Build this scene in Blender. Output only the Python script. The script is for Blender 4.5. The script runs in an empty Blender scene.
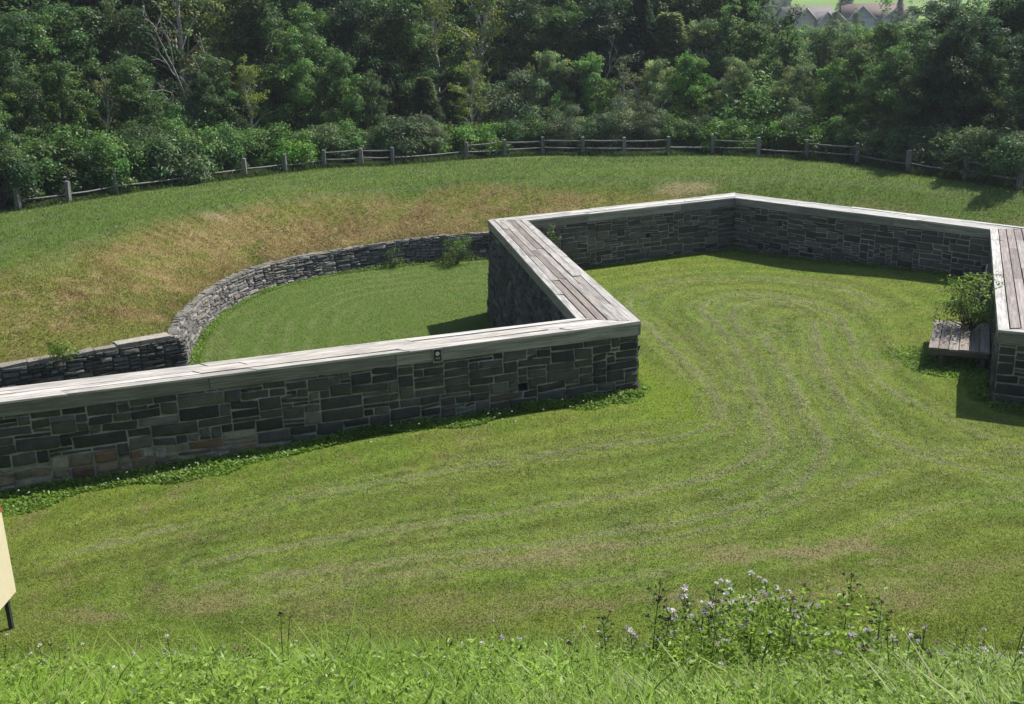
import bpy, math, random
import numpy as np
from mathutils import Vector
R = math.radians
sc = bpy.context.scene
COL = sc.collection
rng = np.random.default_rng(7)
random.seed(7)

# ------------------------------------------------------------------ helpers
def ss(t):
    t = np.clip(t, 0, 1); return t*t*(3-2*t)

_lat = np.random.default_rng(3).random((256, 256))
def vnoise(x, y, s, ox=0.0):
    x = np.asarray(x, float)/s + 37.3 + ox; y = np.asarray(y, float)/s + 71.7 + ox*1.7
    xi = np.floor(x).astype(int); yi = np.floor(y).astype(int)
    fx = ss(x-xi); fy = ss(y-yi)
    g = lambda a, b: _lat[a % 256, b % 256]
    return (g(xi, yi)*(1-fx)+g(xi+1, yi)*fx)*(1-fy)+(g(xi, yi+1)*(1-fx)+g(xi+1, yi+1)*fx)*fy
def fbm(x, y, s, ox=0.0):
    return .5*vnoise(x, y, s, ox)+.3*vnoise(x, y, s*.45, ox+9)+.2*vnoise(x, y, s*.2, ox+23)

WORLD=set()
def root_of(o):
    while o.parent: o = o.parent
    return o
def make_mesh(name, V, faces, col=None, vec=None, mat=None, smooth=False, parent=None, matidx=None):
    """faces: list of int arrays (n,k). col: (nv,3|4) point colours"""
    V = np.asarray(V, float)
    if parent is not None and root_of(parent).name in WORLD: V = V - np.array(root_of(parent).location)
    V = V.astype(np.float32)
    me = bpy.data.meshes.new(name)
    me.vertices.add(len(V)); me.vertices.foreach_set('co', V.ravel())
    faces = [np.asarray(f, np.int32) for f in faces if len(f)]
    loops = np.concatenate([f.ravel() for f in faces])
    sizes = np.concatenate([np.full(len(f), f.shape[1], np.int32) for f in faces])
    me.loops.add(len(loops)); me.loops.foreach_set('vertex_index', loops)
    me.polygons.add(len(sizes))
    st = np.concatenate([[0], np.cumsum(sizes)[:-1]]).astype(np.int32)
    me.polygons.foreach_set('loop_start', st)
    try: me.polygons.foreach_set('loop_total', sizes)
    except Exception: pass
    me.update(calc_edges=True)
    if smooth: me.polygons.foreach_set('use_smooth', np.ones(len(sizes), bool))
    if col is not None:
        col = np.asarray(col, np.float32)
        if col.shape[1] == 3: col = np.hstack([col, np.ones((len(col), 1), np.float32)])
        a = me.attributes.new('Col', 'FLOAT_COLOR', 'POINT'); a.data.foreach_set('color', col.ravel())
    if vec is not None:
        a = me.attributes.new('Guv', 'FLOAT_VECTOR', 'POINT'); a.data.foreach_set('vector', np.asarray(vec, np.float32).ravel())
    mats = mat if isinstance(mat, (list, tuple)) else [mat]
    for m in mats: me.materials.append(m)
    if matidx is not None: me.polygons.foreach_set('material_index', np.asarray(matidx, np.int32))
    me.validate(); me.update()
    o = bpy.data.objects.new(name, me); COL.objects.link(o)
    if parent: o.parent = parent
    return o
def tag(o, label=None, cat=None, group=None, kind=None):
    if label: o['label'] = label
    if cat: o['category'] = cat
    if group: o['group'] = group
    if kind: o['kind'] = kind
    return o
def empty(name, loc, label, cat, group=None):
    o = bpy.data.objects.new(name, None); COL.objects.link(o); o.location = loc
    o.empty_display_size = .3
    return tag(o, label, cat, group)

class MB:
    """collects simple solids with colour and grain coordinates"""
    def __init__(s): s.V=[]; s.Q=[]; s.T=[]; s.C=[]; s.G=[]; s.n=0
    def add(s, V, Q=(), T=(), c=(.5,.5,.5), g=None):
        V=np.asarray(V,float); s.V.append(V)
        if len(Q): s.Q.append(np.asarray(Q)+s.n)
        if len(T): s.T.append(np.asarray(T)+s.n)
        s.C.append(np.tile(np.asarray(c,float),(len(V),1)) if np.ndim(c)==1 else np.asarray(c))
        s.G.append(V if g is None else np.asarray(g,float)); s.n+=len(V)
    def prism(s, P, z0, z1, c, gdir=None, seed=0.0):
        P=[np.array(p[:2],float) for p in P]; z0=np.broadcast_to(z0,4); z1=np.broadcast_to(z1,4)
        V=[(*p,z) for p,z in zip(P,z0)]+[(*p,z) for p,z in zip(P,z1)]
        Q=[(3,2,1,0),(4,5,6,7),(0,1,5,4),(1,2,6,5),(2,3,7,6),(3,0,4,7)]
        V=np.array(V,float)
        if gdir is None: gdir=P[1]-P[0]
        d=np.array([*gdir,0.0])[:3]; d=d/max(np.linalg.norm(d),1e-6); nrm=np.array([-d[1],d[0],0])
        G=np.stack([V@d, V@nrm+V[:,2]*1.3, np.full(8,seed)],1)
        # separate faces so that shading is flat and grain is clean
        VV=V[np.array(Q).ravel()]; GG=G[np.array(Q).ravel()]
        s.add(VV,np.arange(24).reshape(6,4),c=c,g=GG)
    def box(s, cen, ax, ay, az, c, seed=0.0):
        """ax, ay, az half-extent vectors; grain along ax"""
        cen,ax,ay,az=[np.array(v,float) for v in (cen,ax,ay,az)]
        sg=np.array([(-1,-1,-1),(1,-1,-1),(1,1,-1),(-1,1,-1),(-1,-1,1),(1,-1,1),(1,1,1),(-1,1,1)])
        V=cen+sg[:,:1]*ax+sg[:,1:2]*ay+sg[:,2:]*az
        L=[np.linalg.norm(a) for a in (ax,ay,az)]
        G=np.stack([sg[:,0]*L[0]+seed*3,sg[:,1]*L[1]+sg[:,2]*L[2]*1.3,np.full(8,seed)],1)
        Q=np.array([(3,2,1,0),(4,5,6,7),(0,1,5,4),(1,2,6,5),(2,3,7,6),(3,0,4,7)])
        s.add(V[Q.ravel()],np.arange(24).reshape(6,4),c=c,g=G[Q.ravel()])
    def tube(s, pts, rad, c, k=6):
        pts=np.asarray(pts,float); rad=np.broadcast_to(rad,len(pts)); V=[];n=len(pts)
        for i in range(n):
            t=pts[min(i+1,n-1)]-pts[max(i-1,0)]; t/=np.linalg.norm(t)+1e-9
            a=np.cross(t,[0.3,0.9,0.1]); a/=np.linalg.norm(a)+1e-9; b=np.cross(t,a)
            for j in range(k):
                w=2*math.pi*j/k; V.append(pts[i]+rad[i]*(math.cos(w)*a+math.sin(w)*b))
        Q=[(i*k+j,i*k+(j+1)%k,(i+1)*k+(j+1)%k,(i+1)*k+j) for i in range(n-1) for j in range(k)]
        s.add(V,Q,c=c)
    def build(s,name,mat,parent=None,smooth=False):
        f=[]
        if s.Q: f.append(np.concatenate(s.Q))
        if s.T: f.append(np.concatenate(s.T))
        return make_mesh(name,np.concatenate(s.V),f,np.concatenate(s.C),np.concatenate(s.G),mat,smooth,parent)

# ------------------------------------------------------------------ materials
def newmat(name):
    m=bpy.data.materials.new(name); m.use_nodes=True; nt=m.node_tree; nt.nodes.clear()
    out=nt.nodes.new('ShaderNodeOutputMaterial'); return m,nt,out
def N(nt,t,**k):
    n=nt.nodes.new(t)
    for a,b in k.items():
        if a in n.inputs: n.inputs[a].default_value=b
        else: setattr(n,a,b)
    return n
def noise(nt,vec,scale,detail=4,rough=.6):
    n=N(nt,'ShaderNodeTexNoise'); n.inputs['Scale'].default_value=scale; n.inputs['Detail'].default_value=detail
    n.inputs['Roughness'].default_value=rough
    if vec is not None: nt.links.new(vec,n.inputs['Vector'])
    return n
def ramp(nt,src,a,b,lo=0.,hi=1.):
    n=N(nt,'ShaderNodeMapRange'); nt.links.new(src,n.inputs['Value'])
    for i,v in zip(('From Min','From Max','To Min','To Max'),(a,b,lo,hi)): n.inputs[i].default_value=v
    return n.outputs['Result']
def scalecol(nt,col,fac):
    n=N(nt,'ShaderNodeVectorMath',operation='SCALE'); nt.links.new(col,n.inputs[0]); nt.links.new(fac,n.inputs['Scale']); return n.outputs[0]
def mixc(nt,fac,a,b):
    n=N(nt,'ShaderNodeMix',data_type='RGBA'); 
    if isinstance(fac,float): n.inputs[0].default_value=fac
    else: nt.links.new(fac,n.inputs[0])
    for i,v in ((6,a),(7,b)):
        if isinstance(v,tuple): n.inputs[i].default_value=(*v,1)
        else: nt.links.new(v,n.inputs[i])
    return n.outputs[2]
def bump(nt,h,strength,dist):
    n=N(nt,'ShaderNodeBump'); n.inputs['Strength'].default_value=strength; n.inputs['Distance'].default_value=dist
    nt.links.new(h,n.inputs['Height']); return n.outputs['Normal']
def principled(nt,out,col,rough,normal=None,spec=.5):
    p=N(nt,'ShaderNodeBsdfPrincipled')
    if isinstance(col,tuple): p.inputs['Base Color'].default_value=(*col,1)
    else: nt.links.new(col,p.inputs['Base Color'])
    p.inputs['Roughness'].default_value=rough; p.inputs['Specular IOR Level'].default_value=spec
    if normal is not None: nt.links.new(normal,p.inputs['Normal'])
    nt.links.new(p.outputs[0],out.inputs[0]); return p
def attr(nt,name): 
    n=N(nt,'ShaderNodeAttribute'); n.attribute_name=name; return n
def geo(nt): return N(nt,'ShaderNodeNewGeometry').outputs['Position']
def objc(nt): return N(nt,'ShaderNodeTexCoord').outputs['Object']

# ground
m,nt,out=newmat('ground'); A=attr(nt,'Col').outputs['Color']; P=geo(nt)
n1=noise(nt,P,38,5,.75); n2=noise(nt,P,9,4,.7); n3=noise(nt,P,1.6,4,.6)
f=N(nt,'ShaderNodeMath',operation='MULTIPLY'); nt.links.new(ramp(nt,n1.outputs[0],.3,.7,.62,1.42),f.inputs[0]); nt.links.new(ramp(nt,n2.outputs[0],.3,.7,.8,1.2),f.inputs[1])
c=scalecol(nt,A,f.outputs[0])
c2=mixc(nt,ramp(nt,n3.outputs[0],.5,.75,0,.35),c,scalecol(nt,c,ramp(nt,n3.outputs[0],0,1,1.0,1.5)))
h=N(nt,'ShaderNodeMath',operation='ADD'); nt.links.new(n1.outputs[0],h.inputs[0]); nt.links.new(n2.outputs[0],h.inputs[1])
principled(nt,out,c2,.95,bump(nt,h.outputs[0],.9,.06),.15); M_ground=m
# leaves / grass: diffuse + translucent, tiny gloss
def leafmat(name,trans=.35,gloss=.06,objvar=.25,rough=.5):
    m,nt,out=newmat(name); A=attr(nt,'Col').outputs['Color']
    if objvar:
        oi=N(nt,'ShaderNodeObjectInfo'); r=ramp(nt,oi.outputs['Random'],0,1,1-objvar,1+objvar)
        A=scalecol(nt,A,r)
    n=noise(nt,geo(nt),.9,3); A=scalecol(nt,A,ramp(nt,n.outputs[0],.3,.7,.8,1.2))
    d=N(nt,'ShaderNodeBsdfDiffuse'); t=N(nt,'ShaderNodeBsdfTranslucent'); g=N(nt,'ShaderNodeBsdfGlossy'); g.inputs['Roughness'].default_value=rough
    A=scalecol(nt,A,ramp(nt,n.outputs[0],0,1,1.6,1.6)) if name=='foliage' else A; nt.links.new(A,d.inputs[0])
    tc=mixc(nt,.5,A,scalecol(nt,A,ramp(nt,n.outputs[0],0,1,1.4,1.4))); nt.links.new(tc,t.inputs[0])
    m1=N(nt,'ShaderNodeMixShader'); m1.inputs[0].default_value=trans; nt.links.new(d.outputs[0],m1.inputs[1]); nt.links.new(t.outputs[0],m1.inputs[2])
    m2=N(nt,'ShaderNodeMixShader'); m2.inputs[0].default_value=gloss; nt.links.new(m1.outputs[0],m2.inputs[1]); nt.links.new(g.outputs[0],m2.inputs[2])
    nt.links.new(m2.outputs[0],out.inputs[0]); return m
M_leaf=leafmat('foliage',.5,.03,.28); M_grass=leafmat('grass_blades',.5,.02,0,.45); M_flower=leafmat('petals',.3,.02,0)
# stone
def stonemat(name,mott=1.0):
    m,nt,out=newmat(name); A=attr(nt,'Col').outputs['Color']; P=geo(nt)
    a=noise(nt,P,6,6,.7); b=noise(nt,P,45,4,.7); l=noise(nt,P,2.2,5,.65)
    f=N(nt,'ShaderNodeMath',operation='MULTIPLY'); nt.links.new(ramp(nt,a.outputs[0],.3,.7,.72,1.3),f.inputs[0]); nt.links.new(ramp(nt,b.outputs[0],.3,.7,.75,1.25),f.inputs[1])
    c=scalecol(nt,A,f.outputs[0])
    c=mixc(nt,ramp(nt,l.outputs[0],.58,.72,0,.35*mott),c,(.16,.17,.13))
    h=N(nt,'ShaderNodeMath',operation='ADD'); nt.links.new(a.outputs[0],h.inputs[0]); nt.links.new(b.outputs[0],h.inputs[1])
    principled(nt,out,c,.8,bump(nt,h.outputs[0],1.0,.035),.35); return m
M_stone=stonemat('masonry_stone'); 
# weathered wood (grain in Guv)
m,nt,out=newmat('weathered_wood'); A=attr(nt,'Col').outputs['Color']; G=attr(nt,'Guv').outputs['Vector']
mp=N(nt,'ShaderNodeMapping'); mp.inputs['Scale'].default_value=(1.0,26,9); nt.links.new(G,mp.inputs['Vector'])
g1=noise(nt,mp.outputs[0],1.0,6,.7)
mp2=N(nt,'ShaderNodeMapping'); mp2.inputs['Scale'].default_value=(1.3,6,5); nt.links.new(G,mp2.inputs['Vector'])
g2=noise(nt,mp2.outputs[0],1.0,5,.65)
c=scalecol(nt,A,ramp(nt,g1.outputs[0],.34,.66,.42,1.3))
c=mixc(nt,ramp(nt,g2.outputs[0],.48,.64,0,.7),c,scalecol(nt,A,ramp(nt,g1.outputs[0],.3,.7,.3,.6)))
principled(nt,out,c,.62,bump(nt,g1.outputs[0],.5,.006),.5); M_wood=m
m,nt,out=newmat('bark'); A=attr(nt,'Col').outputs['Color']; a=noise(nt,objc(nt),9,5,.7)
principled(nt,out,scalecol(nt,A,ramp(nt,a.outputs[0],.3,.7,.6,1.4)),.9,bump(nt,a.outputs[0],.6,.02),.2); M_bark=m
def plain(name,rough,spec=.5,var=.15,scale=8):
    m,nt,out=newmat(name); A=attr(nt,'Col').outputs['Color']; a=noise(nt,objc(nt),scale,4)
    principled(nt,out,scalecol(nt,A,ramp(nt,a.outputs[0],.3,.7,1-var,1+var)),rough,bump(nt,a.outputs[0],.1,.005),spec); return m
M_paint=plain('painted_panel',.45,.5,.05); M_metal=plain('dark_metal',.4,.5,.2); M_house=plain('house_surfaces',.8,.3,.12,1.5)

# ------------------------------------------------------------------ plan of the place
INN=[(-20,14.90),(2.89,22.73),(.67,36.0),(8.53,39.66),(14.82,32.18),(10.22,21.33),(20,15.6)]   # inner coping edge
THK=[.9,1.3,.9,.9,1.3,.9]
def offset_line(P,offs):
    P=[np.array(p,float) for p in P]; segs=[]
    for a,b,t in zip(P[:-1],P[1:],offs):
        d=(b-a)/np.linalg.norm(b-a); n=np.array([-d[1],d[0]]); segs.append((a+n*t,d,n))
    out=[segs[0][0]]
    for i in range(len(segs)-1):
        a,d,_=segs[i]; b,e,_=segs[i+1]
        M=np.array([d,-e]).T; s=np.linalg.solve(M,b-a); out.append(a+d*s[0])
    a,d,n=segs[-1]; out.append(P[-1]+n*offs[-1]); return out
OUT=offset_line(INN,THK); INNA=[np.array(p,float) for p in INN]
CS=[(-60,8),(-30,17),(-22,21.6),(-13.6,27.0),(-9.75,29.5),(-10.25,31.5),(-10.6,34.5),(-10.45,37.4),(-9.6,40.2),(-7.3,42.6),(-4.6,43.9),(-1.26,44.7),(3,45),(9,44.3),(13,42.2),(17,37.5),(19,32),(18.5,27),(25,19),(60,-4)]
FL=[-1.0,-1.0,-1.4]
MID=[(a+b)/2 for a,b in zip(INNA,OUT)]
P_in=[(-60,-60),(-60,0.8)]+[tuple(p) for p in MID]+[(60,-10),(60,-60)]
P_ext=[(-60,-60)]+CS+[(60,-60)]
def inside(poly,x,y):
    r=np.zeros(x.shape,bool); n=len(poly)
    for i in range(n):
        x0,y0=poly[i]; x1,y1=poly[(i+1)%n]
        if y0==y1: continue
        c=((y0>y)!=(y1>y))&(x<(x1-x0)*(y-y0)/(y1-y0)+x0); r^=c
    return r
def pdist(poly,x,y):
    d=np.full(x.shape,1e9)
    for (x0,y0),(x1,y1) in zip(poly[:-1],poly[1:]):
        dx,dy=x1-x0,y1-y0; t=np.clip(((x-x0)*dx+(y-y0)*dy)/(dx*dx+dy*dy),0,1)
        d=np.minimum(d,np.hypot(x-x0-t*dx,y-y0-t*dy))
    return d
FENCE=[(-20.61,44.68),(-19.1,46.25),(-17.75,48.25),(-14.6,51.43),(-12.94,52.82),(-11.25,54.31),(-9.52,55.88),(-7.63,56.29),(-6.0,56.34),(-2.17,58.5),(-.09,59.39),(2.02,59.36),(4.17,58.39),(6.31,57.44),(8.59,56.9),(10.92,56.81),(12.95,55.03),(14.97,53.33),(16.73,51.01),(17.83,47.31),(19.24,44.58),(20.39,42.16)]
BY=[-1000,0,2.5,5,7,9,10.3,11.2,12.0,13.0]; BZ=[6.35,6.35,5.72,4.45,3.15,1.85,.98,.45,.12,0.]
def zcap(x,y): return -.46-.22*ss((np.asarray(y,float)-29)/6)+.14*ss((np.asarray(x,float)+7)/4)
def terrain(x,y):
    x=np.asarray(x,float); y=np.asarray(y,float)
    sh=x.shape; x=x.ravel(); y=y.ravel()
    i_in=inside(P_in,x,y); ext=~inside(P_ext,x,y)
    dC=pdist(CS,x,y); ext=ext&(dC>.13); dW=pdist([tuple(p) for p in MID],x,y)
    zl=-.16*ss((-2-x)/7)-.33*ss((y-25)/11)*(1-ss((x-9)/5))
    zd=-1.7+.24*ss((dW)/(dW+dC+1e-6))
    zc_=zcap(x,y); sm=-np.log(np.exp(-8*dC/4.9)+np.exp(-8.))/8; ze=zc_+(1.30-zc_)*sm-.022*np.clip(dC-6,0,14)
    ze=ze-4.2*ss((dC-20)/70)
    r=np.hypot(x,y); ze=ze+13*ss((y-190)/230)+34*ss((r-330)/520)*(y>-300)
    ze=ze+.12*(fbm(x,y,9)-.5)*ss(dC/4)
    z=np.where(i_in,zl,np.where(ext,ze,zd))
    yb=y+.7*(vnoise(x,y*0,3.)-.5)+.045*x+.1
    zb=np.interp(yb,BY,BZ)
    z=np.where(y<30,np.maximum(z,np.where(zb>0.001,zb,-9)+0*.17),z)
    z=z+.03*(fbm(x,y,1.5,4)-.5)*(r<90)
    return z.reshape(sh)
def tz(x,y): return float(terrain(np.array([x]),np.array([y]))[0])

TR=[
 [(10.73,29.69),(10.63,32.44),(9.45,34.14),(7.66,34.90),(5.76,34.61),(4.33,33.62),(3.52,31.58),(3.69,28.58),(4.01,26.23),(4.43,23.74),(4.55,21.98),(4.26,20.60),(3.52,19.87),(2.60,19.62),(1.62,19.43),(-0.67,18.70),(-3.22,17.86),(-5.49,16.77),(-7.56,15.86)],
 [(8.64,30.63),(7.97,31.96),(7.11,32.32),(6.06,31.54),(5.53,30.26),(5.74,27.75),(5.57,24.56),(5.28,21.67),(5.21,20.13),(5.06,19.33),(4.20,18.26),(2.95,17.45),(0.76,16.85),(-1.97,16.17),(-5.09,15.30)],
 [(6.10,27.13),(6.24,29.72),(7.37,31.39),(8.68,31.24),(9.27,29.85),(9.07,27.41),(8.37,24.30),(8.32,22.61),(8.84,20.53),(9.78,18.83)],
 [(6.66,27.37),(6.53,24.47),(6.28,21.84),(6.17,20.05),(6.00,18.91),(5.07,17.31),(3.42,16.21),(1.35,15.61),(-1.55,15.10),(-4.87,14.50)],
 [(8.32,28.30),(7.47,24.63),(7.07,21.91),(7.25,19.54),(8.20,17.98),(9.39,17.02)],
 [(10.21,18.31),(8.59,18.92),(6.76,18.08),(5.30,16.88),(2.96,15.51),(0.66,14.97),(-1.81,14.48),(-4.00,14.01)],
 [(9.36,16.61),(7.60,16.53),(6.39,16.02),(5.09,15.04),(2.79,14.53),(0.62,14.05)],
]
def smooth_line(P,k=3):
    P=np.array(P,float)
    for _ in range(k):
        Q=np.empty((2*len(P)-2,2)); Q[0::2]=.75*P[:-1]+.25*P[1:]; Q[1::2]=.25*P[:-1]+.75*P[1:]
        P=np.vstack([P[:1],Q[1:-1],P[-1:]])
    return [tuple(p) for p in P]
TRS=[smooth_line(t,2) for t in TR]
def mixa(a,b,t): return a*(1-t[:,None])+np.array(b)*t[:,None]
def ground_color(x,y,fine=True):
    sh=x.shape; x=x.ravel().astype(float); y=y.ravel().astype(float)
    i_in=inside(P_in,x,y); ext=~inside(P_ext,x,y); r=np.hypot(x,y)
    dC=pdist(CS,x,y)
    wx=x+.15*(vnoise(x,y,2.2,5)-.5)+.16*(vnoise(x,y,.18,6)-.5); wy=y+.15*(vnoise(x,y,2.2,7)-.5)+.16*(vnoise(x,y,.18,8)-.5)
    n=fbm(x,y,2.2,1); n2=fbm(x,y,.6,2); n3=vnoise(x,y,.13,3)
    c=np.tile(np.array([.145,.188,.027]),(len(x),1))
    near=(r<75)
    # --- inner lawn
    c=mixa(c,(.118,.185,.022),ss((n-.45)*5)*.7)
    c=mixa(c,(.185,.17,.062),ss((n2-.56)*5)*ss((fbm(x,y,4.,12)-.35)*3)*.75)
    dm=np.full(x.shape,9.)
    lawn=i_in&near
    for k,t in enumerate(TRS):
        d=np.full(x.shape,9.); idx=np.where(lawn)[0]
        d[idx]=pdist(t,wx[idx],wy[idx]); dm=np.minimum(dm,d)
        w=(.95 if k<5 else .6)
        brk=(.35+.65*ss((vnoise(x,y,.8,30+k)-.2)*3))*(.45+.55*n3)
        c=mixa(c,(.25,.24,.135),np.exp(-(d/.11)**2)*brk*w*.8)
        c=mixa(c,(.05,.07,.018),np.exp(-((d-.22)/.07)**2)*ss((n3-.4)*4)*ss((vnoise(x,y,1.1,60+k)-.35)*3)*.8*w)
        # companion passes of the mower
        dd=np.abs((d/.40)%1-.5)*2
        c=mixa(c,(.16,.175,.07),ss((dd-.62)*4)*np.exp(-d/1.5)*(.3+.7*brk)*(.4+.8*n3)*.75*w)
        c=mixa(c,(.06,.09,.018),ss((.3-dd)*4)*np.exp(-d/1.5)*n2*(.4+.8*n3)*.8*w)
    c=c*(.86+.3*vnoise(x,y,.10,91))[:,None]*(.92+.18*fbm(x,y,.35,92))[:,None]*1.10
    c=c*(1+.17*np.sin(2*math.pi*dm/.95)*np.exp(-dm/2.5)*i_in)[:,None]
    # bright lush patch beside the wall tip
    d=np.hypot((x-3.35)/.75,(y-22.2)/2.0); c=mixa(c,(.155,.225,.022),ss(1.5-d)*.85*i_in)
    # dry scalped patches in the foreground
    for (px,py,sx,sy,s) in ((.85,15.05,1.1,.3,.9),(4.6,14.95,1.3,.28,.95),(2.6,15.0,.8,.2,.6),(4.4,13.6,1.6,.35,.7),(-2.0,14.7,1.2,.35,.55),(-4.6,14.0,.5,.3,.8),(-6.2,13.7,.4,.25,.7),(6.3,14.3,1.2,.3,.6),(2.2,13.5,1.5,.3,.55),(-1.2,13.6,1.8,.3,.5),(8.5,24.0,.5,.4,.5)):
        d=np.hypot((wx-px)/sx/1.2,(wy+.35*(vnoise(x,y,.9,77)-.5)-py)/sy/1.2)
        c=mixa(c,(.27,.23,.115),ss(1.5-d)*s*.85*ss((fbm(x,y*2.5,.5,78)-.34)*4)*(i_in))
    d=ss((17-y)/4)*i_in; c=mixa(c,(.17,.19,.05),d*ss((fbm(x,y*2.2,1.1,44)-.5)*5)*.45)
    # --- ditch floor
    ditch=(~i_in)&(~ext)
    st=np.sin(dC*2*math.pi/.75+2*vnoise(x,y,2.,15)); cd=np.tile(np.array([.10,.155,.028]),(len(x),1))
    cd=mixa(cd,(.17,.21,.075),ss(st*.9)*(.2+.8*ss((vnoise(x,y,1.2,16)-.3)*2.5))*.55*ss(1.2-np.abs(dC-2.5)/4)); cd=mixa(cd,(.19,.175,.08),ss((n2-.6)*5)*.35)
    c=np.where(ditch[:,None],cd,c)
    # --- bank and field outside
    ce=np.tile(np.array([.105,.165,.028]),(len(x),1)); ce=mixa(ce,(.15,.165,.06),ss((n2-.52)*5)*.4)
    st=np.sin(dC*2*math.pi/2.1+1.5*vnoise(x,y,6.,17)); ce=mixa(ce,(.135,.185,.06),ss(st*1.5)*.55); ce=mixa(ce,(.075,.13,.024),ss((fbm(x,y,7.,19)-.5)*4)*.4)
    bl=4.7-2.0*ss((x-2)/12)+1.0*ss((-x-9)/4)*ss((36-y)/5); bk=ss((bl+1.6*(fbm(x,y,4.,20)-.5)*2-dC)/2.2+.25)
    hay=mixa(np.tile(np.array([.25,.195,.078]),(len(x),1)),(.175,.185,.040),ss((fbm(x,y,1.6,21)-.40+.18*ss((38-y)/8)+.1*ss((x-1)/5))*4)*.9)
    hay=mixa(hay,(.34,.26,.12),ss((n2-.55)*5)*.6); hay=mixa(hay,(.19,.115,.055),ss((fbm(x,y,1.1,24)-.55)*5)*.45)
    ce=mixa(ce,hay,bk*.92) if False else ce*(1-bk[:,None]*.92)+hay*bk[:,None]*.92
    for (px,py,sx,sy) in ((8.06,48.0,1.5,.7),(-12.0,43.3,.7,.35)):
        ce=mixa(ce,(.33,.27,.15),ss(1.4-np.hypot((wx-px)/sx,(wy-py)/sy))*.7)
    # wood floor beyond the fence
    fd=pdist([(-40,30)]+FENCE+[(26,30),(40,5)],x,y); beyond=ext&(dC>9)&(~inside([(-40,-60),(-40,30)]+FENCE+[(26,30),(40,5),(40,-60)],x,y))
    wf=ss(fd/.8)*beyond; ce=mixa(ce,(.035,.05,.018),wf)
    far=ss((y-205)/25); cf=mixa(np.tile(np.array([.20,.30,.07]),(len(x),1)),(.14,.23,.05),ss((vnoise(x*.3,y,35.,31)-.5)*5))
    cf=mixa(cf,(.03,.05,.02),ss((y-470)/40)); ce=ce*(1-far[:,None])+cf*far[:,None]
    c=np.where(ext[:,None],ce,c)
    # foreground bank: fresh green under the tall grass
    c=mixa(c,(.06,.10,.02),ss((12.3-.05*x-y)/.8)*(y<14))
    return np.clip(c,0,1)

# ------------------------------------------------------------------ ground sheet
def axis(a,b,step,far):
    core=np.arange(a,b+1e-6,step); lo=[];hi=[];s=step;v=a
    while v>-far: s*=1.13; v-=s; lo.append(v)
    s=step;v=b
    while v<far: s*=1.13; v+=s; hi.append(v)
    return np.array(lo[::-1]+list(core)+hi)
X=axis(-22,22,.09,880); Y=axis(4,60,.1,880)
gx,gy=np.meshgrid(X,Y); gz=terrain(gx,gy)
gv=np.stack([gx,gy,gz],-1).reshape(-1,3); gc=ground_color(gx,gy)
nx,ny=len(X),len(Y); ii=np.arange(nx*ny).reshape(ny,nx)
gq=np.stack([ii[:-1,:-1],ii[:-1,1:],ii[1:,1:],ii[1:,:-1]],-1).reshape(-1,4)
tag(make_mesh('ground',gv,[gq],gc,None,M_ground,True),kind='structure')

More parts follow.
